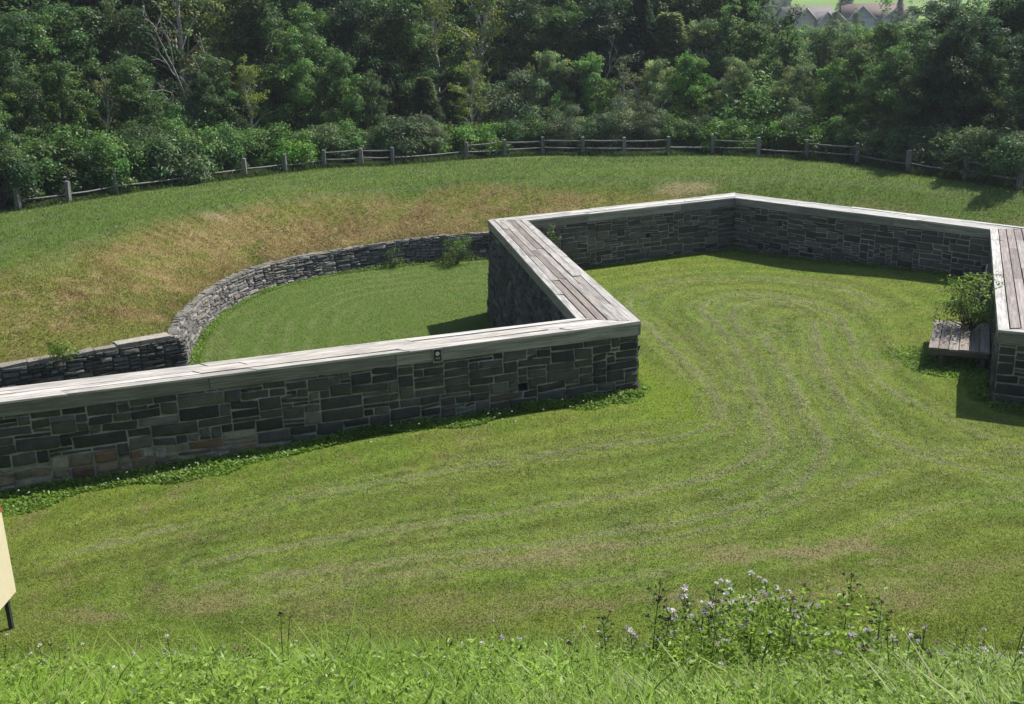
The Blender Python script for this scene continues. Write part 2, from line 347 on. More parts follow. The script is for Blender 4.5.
# ------------------------------------------------------------------ masonry
def layout(nu,nv,hs,ws,rg):
    occ=np.zeros((nv,nu),bool); rects=[]
    for j in range(nv):
        for i in range(nu):
            if occ[j,i]: continue
            h=int(rg.choice(hs[0],p=hs[1])); w=int(rg.integers(max(ws[0],h),ws[1]+1+(h-1)))
            w0=0
            while i+w0<nu and not occ[j,i+w0] and w0<w: w0+=1
            w=w0
            if i+w<nu and not occ[j,i+w]:
                k=0
                while i+w+k<nu and not occ[j,i+w+k] and k<2: k+=1
                if k<2: w+=k
            h=min(h,nv-j)
            while h>1 and occ[j:j+h,i:i+w].any(): h-=1
            occ[j:j+h,i:i+w]=True; rects.append((i,j,w,h))
    return rects
def masonry(name,path,z0,z1,style,parent,seed,label=None,batter=0.0,pal=None,mortar_or_gap=(.15,.15,.14),colfn=None,zt=None,ext=(0,0)):
    """stones laid in relief along a plan path; outward normal is to the right of travel"""
    rg=np.random.default_rng(seed); P=np.array(path,float)
    L=np.concatenate([[0],np.cumsum(np.hypot(*(P[1:]-P[:-1]).T))]); D=(P[1:]-P[:-1])/np.hypot(*(P[1:]-P[:-1]).T)[:,None]
    VT=np.vstack([D[:1],(D[:-1]+D[1:])/2,D[-1:]]); VT/=np.hypot(*VT.T)[:,None]
    def pos(u,z,off):
        x=np.interp(u,L,P[:,0]); y=np.interp(u,L,P[:,1])
        x=x+np.where(u<0,u*D[0,0],0)+np.where(u>L[-1],(u-L[-1])*D[-1,0],0); y=y+np.where(u<0,u*D[0,1],0)+np.where(u>L[-1],(u-L[-1])*D[-1,1],0)
        if len(P)==2: tx=np.full(u.shape,D[0,0]); ty=np.full(u.shape,D[0,1])
        else: tx=np.interp(u,L,VT[:,0]); ty=np.interp(u,L,VT[:,1])
        o=off+batter*(z1-z); return np.stack([x+ty*o,y-tx*o,z],-1)
    if style=='ashlar': uu,vv,hs,ws,jt,prot=.11,.088,([1,2,3],[.26,.50,.24]),(2,6),.027,.029
    elif style=='rubble': uu,vv,hs,ws,jt,prot=.11,.06,([1,2,3],[.45,.42,.13]),(2,5),.018,.05
    u0,u1=-ext[0],L[-1]+ext[1]
    nu=max(2,int(round((u1-u0)/uu))); nv=max(2,int(round((z1-z0)/vv))); uu=(u1-u0)/nu; vv=(z1-z0)/nv
    rects=np.array(layout(nu,nv,hs,ws,rg),float)
    nS=len(rects); ua=u0+rects[:,0]*uu; ub=ua+rects[:,2]*uu; va=z0+rects[:,1]*vv; vb=va+rects[:,3]*vv
    hole=(rects[:,2]==2)&(rects[:,3]<=2)&(rg.random(nS)<.05)&(vb<z1-.3) if style=='ashlar' else np.zeros(nS,bool)
    # backing (mortar), a quad per stone, recessed boxes where a putlog hole is
    V=[];Q=[];C=[];n=0
    dz=np.where(hole,-.22,0.0)
    for k in range(nS):
        u_=np.array([ua[k],ub[k],ub[k],ua[k]]); v_=np.array([va[k],va[k],vb[k],vb[k]])
        f=pos(u_,v_,np.zeros(4))
        if hole[k]:
            b=pos(u_,v_,np.full(4,-.22)); V+=[f,b]; Q+=[[n+4,n+5,n+6,n+7],[n,n+1,n+5,n+4],[n+1,n+2,n+6,n+5],[n+2,n+3,n+7,n+6],[n+3,n,n+4,n+7]]; n+=8; C+=[(.05,.05,.05)]*8
        else: V+=[f]; Q+=[[n,n+1,n+2,n+3]]; n+=4; C+=[np.array(mortar_or_gap)*(0.8+.4*rg.random())]*4
    V=np.concatenate(V); Q=np.array(Q); C=np.array(C)
    # stones
    keep=~hole; ua,ub,va,vb=[a[keep] for a in (ua,ub,va,vb)]; S=len(ua)
    w=ub-ua; h=vb-va; jj=jt*(.6+.9*rg.random(S))*.5
    e=.010 if style=='ashlar' else .016
    def coords(lo,hi,m):
        t=np.concatenate([[0,0],np.linspace(.22,.78,m),[1,1]]); a=lo[:,None]+(hi-lo)[:,None]*t[None]
        a[:,1]+=e; a[:,-2]-=e; return a
    cu=coords(ua+jj,ub-jj,4); cv=coords(va+jj,vb-jj,3); NU,NV=cu.shape[1],cv.shape[1]
    cu=cu[:,None,:].repeat(NV,1); cv=cv[:,:,None].repeat(NU,2)
    jit=.018 if style=='ashlar' else .016
    # corner skew of each stone
    tu=(cu-ua[:,None,None])/w[:,None,None]-.5; tv=(cv-va[:,None,None])/h[:,None,None]-.5
    k1,k2=(rg.normal(0,jit,(2,S)))
    cv=cv+tu*k1[:,None,None]; cu=cu+tv*k2[:,None,None]
    pr=prot*(.5+.9*rg.random(S)); dep=np.zeros((S,NV,NU)); 
    inner=pr[:,None,None]+rg.normal(0,.007 if style=='ashlar' else .008,(S,NV-2,NU-2))+tu[:,1:-1,1:-1]*rg.normal(0,.028,S)[:,None,None]+tv[:,1:-1,1:-1]*rg.normal(0,.030,S)[:,None,None]
    inner+=.018*(.5-np.maximum(np.abs(tu),np.abs(tv))[:,1:-1,1:-1])
    dep[:,1:-1,1:-1]=np.maximum(inner,.008); k_=-.004; dep[:,0,:]=dep[:,-1,:]=k_; dep[:,:,0]=dep[:,:,-1]=k_
    cu=cu+rg.normal(0,.003,cu.shape); cv=cv+rg.normal(0,.003,cv.shape)
    SV=pos(cu.ravel(),cv.ravel(),dep.ravel())
    base=np.arange(S)[:,None]*(NV*NU); g=np.arange(NV*NU).reshape(NV,NU); q=np.stack([g[:-1,:-1],g[:-1,1:],g[1:,1:],g[1:,:-1]],-1).reshape(-1,4)
    SQ=(base[:,:,None]+q[None]).reshape(-1,4)+len(V)
    um=(ua+ub)/2; vm=(va+vb)/2
    pp=pos(um,vm,np.zeros(S))
    colr=colfn(pp,rg) if colfn else np.array(pal)[rg.integers(0,len(pal),S)]*(.75+.5*rg.random((S,1)))
    SC=colr[:,None,:].repeat(NV*NU,1).reshape(-1,3)
    o=make_mesh(name,np.vstack([V,SV]),[np.vstack([Q,SQ])],np.vstack([C,SC]),None,M_stone,False,parent)
    if label: o['label']=label
    return o
PAL=np.array([(.100,.096,.080),(.122,.117,.098),(.070,.069,.063),(.150,.142,.120),(.094,.097,.082),(.128,.108,.086)])
def col_front(pp,rg):
    c=PAL[rg.integers(0,len(PAL),len(pp))]*(.5+.75*rg.random((len(pp),1))**1.3)
    low=(pp[:,2]<.26+.10*rg.random(len(pp)))&(pp[:,0]<-4.0-1.5*rg.random(len(pp)))
    w=np.array([(.30,.22,.15),(.36,.31,.24),(.26,.15,.09),(.38,.33,.26),(.22,.18,.13)])
    c[low]=w[rg.integers(0,5,low.sum())]*(.8+.4*rg.random((low.sum(),1)))
    return c
def col_std(pp,rg): return PAL[rg.integers(0,len(PAL),len(pp))]*(.5+.75*rg.random((len(pp),1))**1.3)
CW=1.58
wall=empty('fort_wall',(2.2,22.9,0),'zigzag dark ashlar fort wall topped by weathered grey plank coping','wall'); WORLD.add(wall.name)
names=['front stretch','diagonal flank','rear left stretch','rear right stretch','right flank','right return']
ov=.06
inn_f=offset_line(INN,[ov]*6); out_f=offset_line([tuple(p) for p in OUT],[-ov]*6)
zf=1.32
for k in range(6):
    a,b=inn_f[k],inn_f[k+1]; zb=-.55 if k in(1,2,3,4) else -.15
    masonry('masonry',[a,b],zb,zf+.03,'ashlar',wall,11+k,'dark mortared ashlar of the '+names[k],.01,colfn=col_front if k==0 else col_std,mortar_or_gap=(.38,.37,.33))
    a,b=out_f[k+1],out_f[k]
    masonry('masonry',[a,b],-1.95,zf+.03,'ashlar',wall,31+k,'ditch side masonry of the '+names[k],.06,colfn=col_std,mortar_or_gap=(.10,.105,.10))
# end caps
for (p,q,sd) in ((out_f[0],inn_f[0],51),(inn_f[-1],out_f[-1],52)):
    masonry('masonry',[p,q],-1.9,zf+.03,'ashlar',wall,sd,None,.01,colfn=col_std)
# coping
def lerp(a,b,t): return a*(1-t)+b*t
nb=[4,6,4,4,6,4]
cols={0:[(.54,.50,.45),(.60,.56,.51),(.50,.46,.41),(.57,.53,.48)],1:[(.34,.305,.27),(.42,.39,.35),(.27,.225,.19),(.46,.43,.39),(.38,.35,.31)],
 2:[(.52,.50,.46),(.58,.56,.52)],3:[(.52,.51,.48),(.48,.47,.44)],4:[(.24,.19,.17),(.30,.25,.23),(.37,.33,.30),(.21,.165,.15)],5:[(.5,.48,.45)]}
rg=np.random.default_rng(5)
for k in range(6):
    a0,a1,b0,b1=INNA[k],INNA[k+1],OUT[k],OUT[k+1]
    mb=MB(); L=np.linalg.norm(a1-a0)
    nbk=nb[k]
    for j in range(nbk):
        t0=(j+.0)/nbk; t1=(j+1)/nbk; gp=.026/THK[k]
        s0,s1=lerp(a0,b0,t0+(gp if j else 0)),lerp(a1,b1,t0+(gp if j else 0)); e0,e1=lerp(a0,b0,t1),lerp(a1,b1,t1)
        cuts=[0]; x=rg.uniform(1.5,4.5)
        while x<L-1.2: cuts.append(x/L); x+=rg.uniform(3,4.8)
        cuts.append(1)
        for c0,c1 in zip(cuts[:-1],cuts[1:]):
            g=.004/L if True else 0
            ca=c0+(g if c0 else 0); cb=c1-(g if c1<1 else 0)
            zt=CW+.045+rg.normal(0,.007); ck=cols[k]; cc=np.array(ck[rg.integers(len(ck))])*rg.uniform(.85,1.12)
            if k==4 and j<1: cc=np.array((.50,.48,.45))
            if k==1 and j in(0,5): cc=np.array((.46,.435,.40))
            # end the boards a hair short of the mitre
            ea=.003/L if c0==0 else 0; eb=.003/L if c1==1 else 0
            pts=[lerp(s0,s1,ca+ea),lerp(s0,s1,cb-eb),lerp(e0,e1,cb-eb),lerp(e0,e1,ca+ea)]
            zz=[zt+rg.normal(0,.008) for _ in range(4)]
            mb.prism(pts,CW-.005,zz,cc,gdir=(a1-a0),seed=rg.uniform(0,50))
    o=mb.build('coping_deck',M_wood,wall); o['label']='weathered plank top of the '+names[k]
    mb=MB()                                     # fascia boards both sides
    for side,(p,q,nrm) in enumerate(((a0,a1,-1),(b0,b1,1))):
        d=(q-p)/np.linalg.norm(q-p); n_=np.array([-d[1],d[0]])*nrm; Lq=np.linalg.norm(q-p)
        cuts=[0]; x=rg.uniform(2.2,3.8)
        while x<Lq-1.5: cuts.append(x); x+=rg.uniform(3.2,4.6)
        cuts.append(Lq)
        for c0,c1 in zip(cuts[:-1],cuts[1:]):
            g0=.006 if c0 else 0; g1=.006 if c1<Lq else 0
            th=.045
            A_=p+d*(c0+g0)-n_*.012; B_=p+d*(c1-g1)-n_*.012; zt=CW-.008; dz=rg.normal(0,.006)
            cc=np.array([(.23,.21,.185),(.31,.285,.25),(.19,.175,.155)][rg.integers(3)])*rg.uniform(.9,1.1)
            A2,B2=A_-n_*th,B_-n_*th
            # mitre the ends
            mb.prism([A_,B_,B2,A2] if nrm<0 else [A2,B2,B_,A_],zf+dz,zt,cc,gdir=d,seed=rg.uniform(0,50))
    o=mb.build('fascia_board',M_wood,wall); o['label']='grey edge boards of the '+names[k]
    mb=MB(); i0,i1,j0,j1=inn_f[k],inn_f[k+1],out_f[k],out_f[k+1]
    mb.prism([lerp(i0,j0,.02),lerp(i1,j1,.02),lerp(i1,j1,.98),lerp(i0,j0,.98)],zf-.1,CW-.02,(.06,.055,.05),gdir=a1-a0)  # near-black fill paints in the shade between the deck boards
    mb.build('dark_core',M_wood,wall)

# counterscarp: curved dry-stone wall with its low return
cs=empty('retaining_wall',(-9.7,30,-1.4),'curved dry stone retaining wall holding up the dry grass bank','wall'); WORLD.add(cs.name)
PR=np.array([(.20,.19,.175),(.25,.24,.225),(.16,.155,.145),(.29,.28,.265),(.22,.195,.165),(.18,.18,.18)])
corner=(-9.75,29.5)
curve=smooth_line(CS[4:16],3)
def col_r(pp,rg): return PR[rg.integers(0,len(PR),len(pp))]*(.7+.6*rg.random((len(pp),1)))
cm_=masonry('curved_masonry',curve,-1.8,-.22,'rubble',cs,71,None,.17,colfn=col_r,mortar_or_gap=(.06,.055,.045))  # dry stone: dark backing colour paints the shade in the gaps
def drop(o):
    me=o.data; n=len(me.vertices); c=np.empty(n*3,np.float32); me.vertices.foreach_get('co',c); c=c.reshape(n,3); L0=np.array(root_of(o).location)
    z=c[:,2]+L0[2]; c[:,2]+=(zcap(c[:,0]+L0[0],c[:,1]+L0[1])+.32)*np.clip((z+1.8)/1.6,0,1); me.vertices.foreach_set('co',c.ravel()); me.update()
drop(cm_)
lw=smooth_line([(-34,15.2),(-22,21.6),(-13.6,27.0),(-9.75,29.5)],2)
lm_=masonry('low_return_masonry',lw,-1.8,-.25,'rubble',cs,72,'shaded low dry stone return on the left',.08,ext=(0,.3),colfn=lambda pp,rg:PR[rg.integers(0,len(PR),len(pp))]*(.45+.4*rg.random((len(pp),1))),mortar_or_gap=(.05,.05,.045))  # same stones in darker tones: the return's shade is put into the colour
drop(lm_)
mb=MB()   # cap stones along the edge
def capline(line,w,zc,c0,step,start=0):
    P=np.array(line); L=np.concatenate([[0],np.cumsum(np.hypot(*(P[1:]-P[:-1]).T))]); u=start
    while u<L[-1]-.1:
        l=rg.uniform(*step); v=min(u+l,L[-1]); a=np.array([np.interp(u+.01,L,P[:,0]),np.interp(u+.01,L,P[:,1])]); b=np.array([np.interp(v-.01,L,P[:,0]),np.interp(v-.01,L,P[:,1])])
        d=(b-a)/np.linalg.norm(b-a); n_=np.array([-d[1],d[0]]); ww=w*rg.uniform(.8,1.15)
        mb.prism([a-n_*.03*rg.random(),b-n_*.03*rg.random(),b+n_*ww,a+n_*ww*rg.uniform(.85,1.1)],zc-.14,[zc+rg.normal(0,.022) for _ in range(4)],np.array(c0)*rg.uniform(.75,1.2),seed=u); u=v
capline(lw,.30,-.17,(.25,.225,.19),(.4,.9),12)
capline(curve,.24,-.19,(.22,.21,.185),(.15,.45))
d=np.array([.84,.54]); n_=np.array([-.54,.84]); c_=np.array(corner)-d*.85
mb.prism([c_-d*.75-n_*.02,np.array(corner)-d*.1-n_*.02,np.array(corner)-d*.1+n_*.5,c_-d*.75+n_*.42],-.17,-.13,(.40,.36,.31))
drop(mb.build('cap_stone',M_stone,cs))

# ------------------------------------------------------------------ fence
fence=empty('post_and_rail_fence',(0,59,tz(0,59)),'long grey split rail fence winding along the wood edge','fence'); WORLD.add(fence.name)
fw=[(.20,.195,.18),(.24,.235,.215),(.17,.17,.16)]
for i,(x,y) in enumerate(FENCE):
    z=tz(x,y); mb=MB(); a=rg.uniform(-.3,.3); hw=.085
    hh=.98 if i>10 else .92
    up=np.array([rg.normal(0,.02),rg.normal(0,.02),1.])
    mb.box((x,y,z+hh/2-.12),up*(hh/2+.12),(hw*math.cos(a),hw*math.sin(a),0),(-hw*math.sin(a),hw*math.cos(a),0),fw[i%3],seed=i*2.3)
    c_=np.array([x,y,z+hh]); k_=[(math.cos(a),math.sin(a)),(-math.sin(a),math.cos(a))]
    T_=[c_+np.array([s*hw*k_[0][0]*1.0+t*hw*k_[1][0],s*hw*k_[0][1]+t*hw*k_[1][1],0]) for s,t in((-1,-1),(1,-1),(1,1),(-1,1))]
    mb.add(np.array(T_+[c_+np.array([0,0,.035])]),T=[(0,1,4),(1,2,4),(2,3,4),(3,0,4)],c=fw[i%3])
    mb.build('post',M_wood,fence)
# which spans keep which rails (upper, lower)
SP={0:(0,1),1:(0,1),2:(0,1),3:(0,1),4:(0,1),5:(0,1),6:(1,1),7:(1,1),8:(0,1),9:(1,1),10:(1,1),11:(1,1),12:(1,1),13:(1,1),14:(0,1),15:(1,1),16:(0,1),17:(1,1),18:(0,1),19:(0,1),20:(1,1)}
for i,(u_,l_) in SP.items():
    (x0,y0),(x1,y1)=FENCE[i],FENCE[i+1]; z0,z1=tz(x0,y0),tz(x1,y1)
    for on,hz in ((u_,.80),(l_,.40)):
        if not on: continue
        e0,e1=rg.normal(0,.03,2); a=np.array([x0,y0,z0+hz+e0]); b=np.array([x1,y1,z1+hz+e1]); d=(b-a); Ln=np.linalg.norm(d); d/=Ln
        s=np.cross(d,[0,0,1]); s/=np.linalg.norm(s); mb=MB()
        p=[a+d*Ln*t+np.array([0,0,-.03*math.sin(math.pi*t)+rg.normal(0,.006)]) for t in np.linspace(0.0,1,6)]
        mb.tube(p,[.028,.042,.044,.044,.04,.028],np.array((.25,.24,.22))*rg.uniform(.7,1.1),5)
        mb.build('rail',M_wood,fence,True)

# ------------------------------------------------------------------ plank platform on the right flank
def w2(p,z): return np.array([p[0],p[1],z])
FLc,FRc,BRc,BLc=[np.array(v) for v in ((9.80,23.80),(11.02,23.28),(12.05,25.62),(10.86,26.15))]
pf=empty('plank_platform',(10.9,24.7,tz(10.5,24.5)),'low weathered plank platform against the right flank wall','platform'); WORLD.add(pf.name)
mb=MB(); zt=.50
for j in range(6):
    t0,t1=j/6+.006,(j+1)/6-.006
    mb.prism([lerp(FLc,FRc,t0),lerp(FLc,FRc,t1),lerp(BLc,BRc,t1),lerp(BLc,BRc,t0)],zt-.045,zt+rg.normal(0,.006),np.array([(.26,.21,.18),(.20,.16,.14),(.30,.26,.23)][j%3])*rg.uniform(.85,1.1),gdir=BLc-FLc,seed=j*7.)
mb.build('deck_boards',M_wood,pf)
mb=MB(); d=(FRc-FLc)/np.linalg.norm(FRc-FLc); n_=np.array([-d[1],d[0]])
for p,q in ((FLc,FRc),(BLc,BRc),(lerp(FLc,BLc,.5),lerp(FRc,BRc,.5))):
    mb=MB()
    p_=p+d*.02+n_*.03*(1 if p is not BLc else -3); q_=q-d*.02+n_*.03*(1 if p is not BLc else -3)
    mb.prism([p_,q_,q_+n_*.05,p_+n_*.05],zt-.17,zt-.05,(.13,.11,.095),gdir=d,seed=p[0]); mb.build('beam',M_wood,pf)
for p in (lerp(FLc,FRc,.22)+n_*.12,lerp(FLc,FRc,.9)+n_*.12,lerp(BLc,BRc,.15)-n_*.15,lerp(BLc,BRc,.9)-n_*.15):
    mb=MB(); zg=tz(*p); mb.prism([p-d*.05-n_*.05,p+d*.05-n_*.05,p+d*.05+n_*.05,p-d*.05+n_*.05],zg-.1,zt-.19,(.10,.09,.075),seed=p[1]); mb.build('leg',M_wood,pf)
lb=MB()
p0=np.array([11.85,25.6,.56]); p1=np.array([12.75,27.2,1.5]) 
p0=np.array([12.25,27.0,.1]); p1=np.array([12.80,27.75,1.5]); ax=(p1-p0)/2; s=np.cross(ax,[.9,-.35,0.]); s/=np.linalg.norm(s)
nn=np.cross(ax,s); nn/=np.linalg.norm(nn); lb.box((p0+p1)/2,ax,s*.17,nn*.02,(.42,.41,.38),3.)
tag(lb.build('leaning_board',M_wood),'pale board leaning on the right flank wall beyond the platform','board')

# plaque on the front fascia
dF=(INNA[1]-INNA[0])/np.linalg.norm(INNA[1]-INNA[0]); nF=np.array([dF[1],-dF[0]])
pt=INNA[0]+dF*np.dot(np.array([-1.6,21.3])-INNA[0],dF)+nF*.012
pq=empty('number_plaque',(*pt,1.46),'small black plaque with a white disc on the front wall edge board','plaque'); WORLD.add(pq.name)
def pbox(name,cx,cz,w,h,th,off,c,mat=M_paint):
    mb=MB(); cc=np.array([*(pt+dF*cx+nF*off),cz]); mb.box(cc,np.array([*dF,0])*w/2,np.array([*nF,0])*th/2,np.array([0,0,h/2]),c); return mb.build(name,mat,pq)
pbox('mount_board',0,1.445,.20,.30,.02,.0,(.33,.31,.28),M_wood); pbox('plate',0,1.455,.15,.25,.012,.017,(.012,.013,.014))
mb=MB(); o3=np.array([*(pt+nF*.026),1.495]); V=[o3]+[o3+.042*(math.cos(a)*np.array([*dF,0])+math.sin(a)*np.array([0,0,1])) for a in np.linspace(0,2*math.pi,17)[:-1]]
mb.add(V,T=[(0,1+i,1+(i+1)%16) for i in range(16)],c=(.72,.70,.66)); V2=[v+(v-o3)*-.62+np.array([*nF,0])*.004 for v in V]
mb.add(V2,T=[(0,1+i,1+(i+1)%16) for i in range(16)],c=(.25,.25,.25)); mb.build('disc',M_paint,pq)
pbox('printed_line',0,1.40,.10,.018,.004,.0255,(.35,.35,.34)); pbox('printed_line',0,1.37,.08,.010,.004,.0255,(.22,.22,.21))

# information panel at the left edge
zs=tz(-7.25,13.3); ip=empty('information_panel',(-7.12,13.0,zs),'cream information panel with a red head band on dark posts','sign'); WORLD.add(ip.name)
def sbox(name,c,hx,hy,hz,colr,mat=M_paint,par=None):
    mb=MB(); mb.box(c,(0,hy,0),(hx,0,0),(0,0,hz),colr); return mb.build(name,mat,par or ip)
yr=13.42; xr=-7.14; zb=zs+.52; zt_=zs+1.98
sbox('panel',(xr,yr-.6,(zb+zt_)/2-.11),.02,.6,(zt_-zb)/2-.11,(.66,.58,.40))
sbox('header_band',(xr,yr-.6,zt_-.11),.021,.6,.108,(.42,.07,.05))
sbox('edge_trim',(xr-.035,yr-.6,(zb+zt_)/2),.012,.61,(zt_-zb)/2+.01,(.10,.04,.03))
for zz,l_ in ((.40,.12),(.46,.2),(.52,.16)): sbox('printed_line',(xr+.0212,yr-.30-l_/2,zt_-zz),.001,l_/2,.009,(.25,.12,.08))
for yy in (yr-.12,yr-1.08): 
    sbox('post',(xr-.075,yy,zs+.65),.028,.028,.85,(.03,.035,.045),M_metal)

# ------------------------------------------------------------------ vegetation: leaves as small folded blades
def leaves(cen,dirs,nrm,Ln,Wd,col):
    """four-point leaves; returns V,Q,C"""
    n=len(cen); s=np.cross(dirs,nrm); s/=np.linalg.norm(s,axis=1)[:,None]+1e-9
    Ln=np.broadcast_to(Ln,n)[:,None]; Wd=np.broadcast_to(Wd,n)[:,None]
    a=cen; b=cen+dirs*Ln*.5+s*Wd*.5+nrm*Wd*.12; c=cen+dirs*Ln; d=cen+dirs*Ln*.5-s*Wd*.5+nrm*Wd*.12
    V=np.stack([a,b,c,d],1).reshape(-1,3); Q=np.arange(4*n).reshape(n,4); return V,Q,np.repeat(col,4,0)
def rdir(rg,n):
    v=rg.normal(size=(n,3)); return v/np.linalg.norm(v,axis=1)[:,None]
LM=1.0
def puffs(rg,cen,rad,per,Ln,Wd,base,flat=.75,upb=.5,cvar=.25):
    P=[];Dd=[];Nn=[];Cc=[]
    for c,r in zip(cen,rad):
        n=int(per*r*r*4*LM) ; d=rdir(rg,n); d[:,2]=np.where((d[:,2]<-.2)&(rg.random(n)<.6),-d[:,2],d[:,2])
        ax_=rg.uniform(.7,1.35,3)*np.array([1,1,flat]); rr=r*(.35+.75*rg.random(n)**.8+.5*(rg.random(n)>.93))[:,None]; p=c+d*rr*ax_
        nn=d+np.array([0,0,upb])+rg.normal(0,.55,(n,3)); nn/=np.linalg.norm(nn,axis=1)[:,None]
        t=rdir(rg,n)+d*.4+np.array([0,0,-.25]); t-=nn*(t*nn).sum(1)[:,None]; t/=np.linalg.norm(t,axis=1)[:,None]
        cc=np.array(base)*(1+cvar*rg.normal())*np.array([1+.12*rg.normal(),1,1+.1*rg.normal()])
        P.append(p);Dd.append(t);Nn.append(nn);Cc.append(np.clip(cc,.004,1)*(.75+.5*rg.random((n,1))))
    P=np.concatenate(P); return leaves(P,np.concatenate(Dd),np.concatenate(Nn),Ln*(.7+.6*rg.random(len(P))),Wd*(.7+.6*rg.random(len(P))),np.concatenate(Cc))
def limb_path(rg,a,b,k=4,w=.12):
    a=np.array(a,float);b=np.array(b,float);L=np.linalg.norm(b-a); return [a+(b-a)*t+rg.normal(0,w*L*.25,3)*math.sin(math.pi*t)+np.array([0,0,.12*L*math.sin(math.pi*t)]) for t in np.linspace(0,1,k+1)]
PROTO={}; LM=1.75
def tree_proto(key,H,Rr,base,bark=(.09,.075,.06),n_l=16,kind='round',per=115,leaf=(.155,.085),seed=0,pr=(.45,.95),low=.12,shape=.7):
    rg=np.random.default_rng(seed); tb=MB()
    lean=rg.normal(0,.04*H,2); tp=[np.array([lean[0]*t*t+rg.normal(0,.01*H),lean[1]*t*t+rg.normal(0,.01*H),H*.86*t]) for t in np.linspace(0,1,6)]
    tp[0]=np.array([0,0,-.3]); tr=np.linspace(.022*H,.005*H,6); tb.tube(tp,tr,bark,7)
    def T(t): 
        t=t*5; i=min(int(t),4); return tp[i]*(1-t+i)+tp[i+1]*(t-i)
    cen=[];rad=[]
    for i in range(n_l):
        f=low+(1-low)*((i+.5)/n_l)**.85; z=f*H; env=Rr*max(.12,math.sin(math.pi*min(f,.999)**shape))**.75*rg.uniform(.75,1.12)
        a=i*2.399+rg.normal(0,.35); o=T(max(.05,min(.97,f*.86)))
        e=np.array([math.cos(a)*env,math.sin(a)*env,z+.1*H*rg.uniform(-.3,.6)]); pth=limb_path(rg,o,e*np.array([.9,.9,1]))
        tb.tube(pth,np.linspace(.009*H*(1.1-f*.6),.003*H,5),bark,5)
        for j in range(9):
            t=rg.uniform(.35,1.12); c=o+(e-o)*t+rg.normal(0,.15*Rr,3)*np.array([1,1,.8]); cen.append(c); rad.append(rg.uniform(*pr)*.62*(Rr/2.6)*(1.1-.35*f))
            if j<2: tb.tube([pth[2],(pth[2]+c)/2+rg.normal(0,.05,3),c],[.004*H,.003*H,.0015*H],bark,4)
    cen.append(np.array([lean[0],lean[1],H*.93])); rad.append(.5*Rr/2.6)
    cen.append(np.array([lean[0]*.8,lean[1]*.8,H*.82])); rad.append(.8*Rr/2.6)
    V,Q,C=puffs(rg,cen,rad,per,leaf[0],leaf[1],base)
    PROTO[key]=('tree',V,Q,C,tb,H,Rr)
def finish(key):
    k,V,Q,C,tb,H,Rr=PROTO[key]
    cr=make_mesh('crown',V,[Q],C,None,M_leaf); tr=tb.build('trunk',M_bark,None,True)
    PROTO[key]=dict(crown=cr.data,trunk=tr.data,H=H,R=Rr,kind=k)
    for o in (cr,tr): bpy.data.objects.remove(o)
def conifer_proto(key,H,Rr,base,seed):
    rg=np.random.default_rng(seed); tb=MB(); tb.tube([(0,0,-.2),(0,0,H*.5),(0,0,H*.98)],[.018*H,.011*H,.002*H],(.10,.075,.055),7)
    P=[];D=[];Nn=[];C=[];z=.06*H
    while z<.985*H:
        f=z/H; r=Rr*(1-f)**.85+.08; nb_=rg.integers(6,10); a0=rg.uniform(0,6)
        for b in range(nb_):
            a=a0+b*6.283/nb_+rg.normal(0,.15); rr=r*rg.uniform(.75,1.1); dr=np.array([math.cos(a),math.sin(a),-.22-.1*rg.random()])
            o=np.array([0,0,z]); tb.tube([o,o+dr*rr],[.012,.004],(.10,.075,.055),3)
            n=int(70*rr+15); t=rg.random(n)**.7; sd=np.array([-math.sin(a),math.cos(a),0]); w=.42*rr*(1.05-t)+.04
            p=o+dr*rr*t[:,None]+sd*(rg.uniform(-1,1,n)*w)[:,None]+np.array([0,0,1])*(rg.normal(0,.03,n)+.06*np.sin(t*3))[:,None]
            dd=dr+sd*rg.normal(0,.8,n)[:,None]+np.array([0,0,1.])*rg.normal(0.05,.25,n)[:,None]; dd/=np.linalg.norm(dd,axis=1)[:,None]
            nn=np.array([0,0,1.])+rg.normal(0,.4,(n,3)); nn-=dd*(nn*dd).sum(1)[:,None]; nn/=np.linalg.norm(nn,axis=1)[:,None]
            P.append(p);D.append(dd);Nn.append(nn);C.append(np.array(base)*(.7+.6*rg.random((n,1)))*(.8+.5*t[:,None]))
        z+=H*.035*(1.2-f*.5)
    V,Q,C=leaves(np.concatenate(P),np.concatenate(D),np.concatenate(Nn),.17,.05,np.concatenate(C)); PROTO[key]=('conifer',V,Q,C,tb,H,Rr)
def bush_proto(key,H,Rr,base,seed,per=120,leaf=(.13,.07),n=26):
    rg=np.random.default_rng(seed); tb=MB(); cen=[];rad=[]
    for i in range(n):
        a=rg.uniform(0,6.28); r=Rr*math.sqrt(rg.random())*.85; hh=H*(1-.55*(r/Rr)**2)*rg.uniform(.45,.95)
        c=np.array([r*math.cos(a),r*math.sin(a),hh]); cen.append(c); rad.append(rg.uniform(.32,.55)*Rr/1.6)
        tb.tube(limb_path(rg,(c[0]*.15,c[1]*.15,-.1),c),np.linspace(.03,.008,5),(.09,.075,.06),4)
        if i%2: cen.append(c*np.array([1.05,1.05,.45])); rad.append(.4*Rr/1.6)
    V,Q,C=puffs(rg,cen,rad,per,leaf[0],leaf[1],base); PROTO[key]=('bush',V,Q,C,tb,H,Rr)
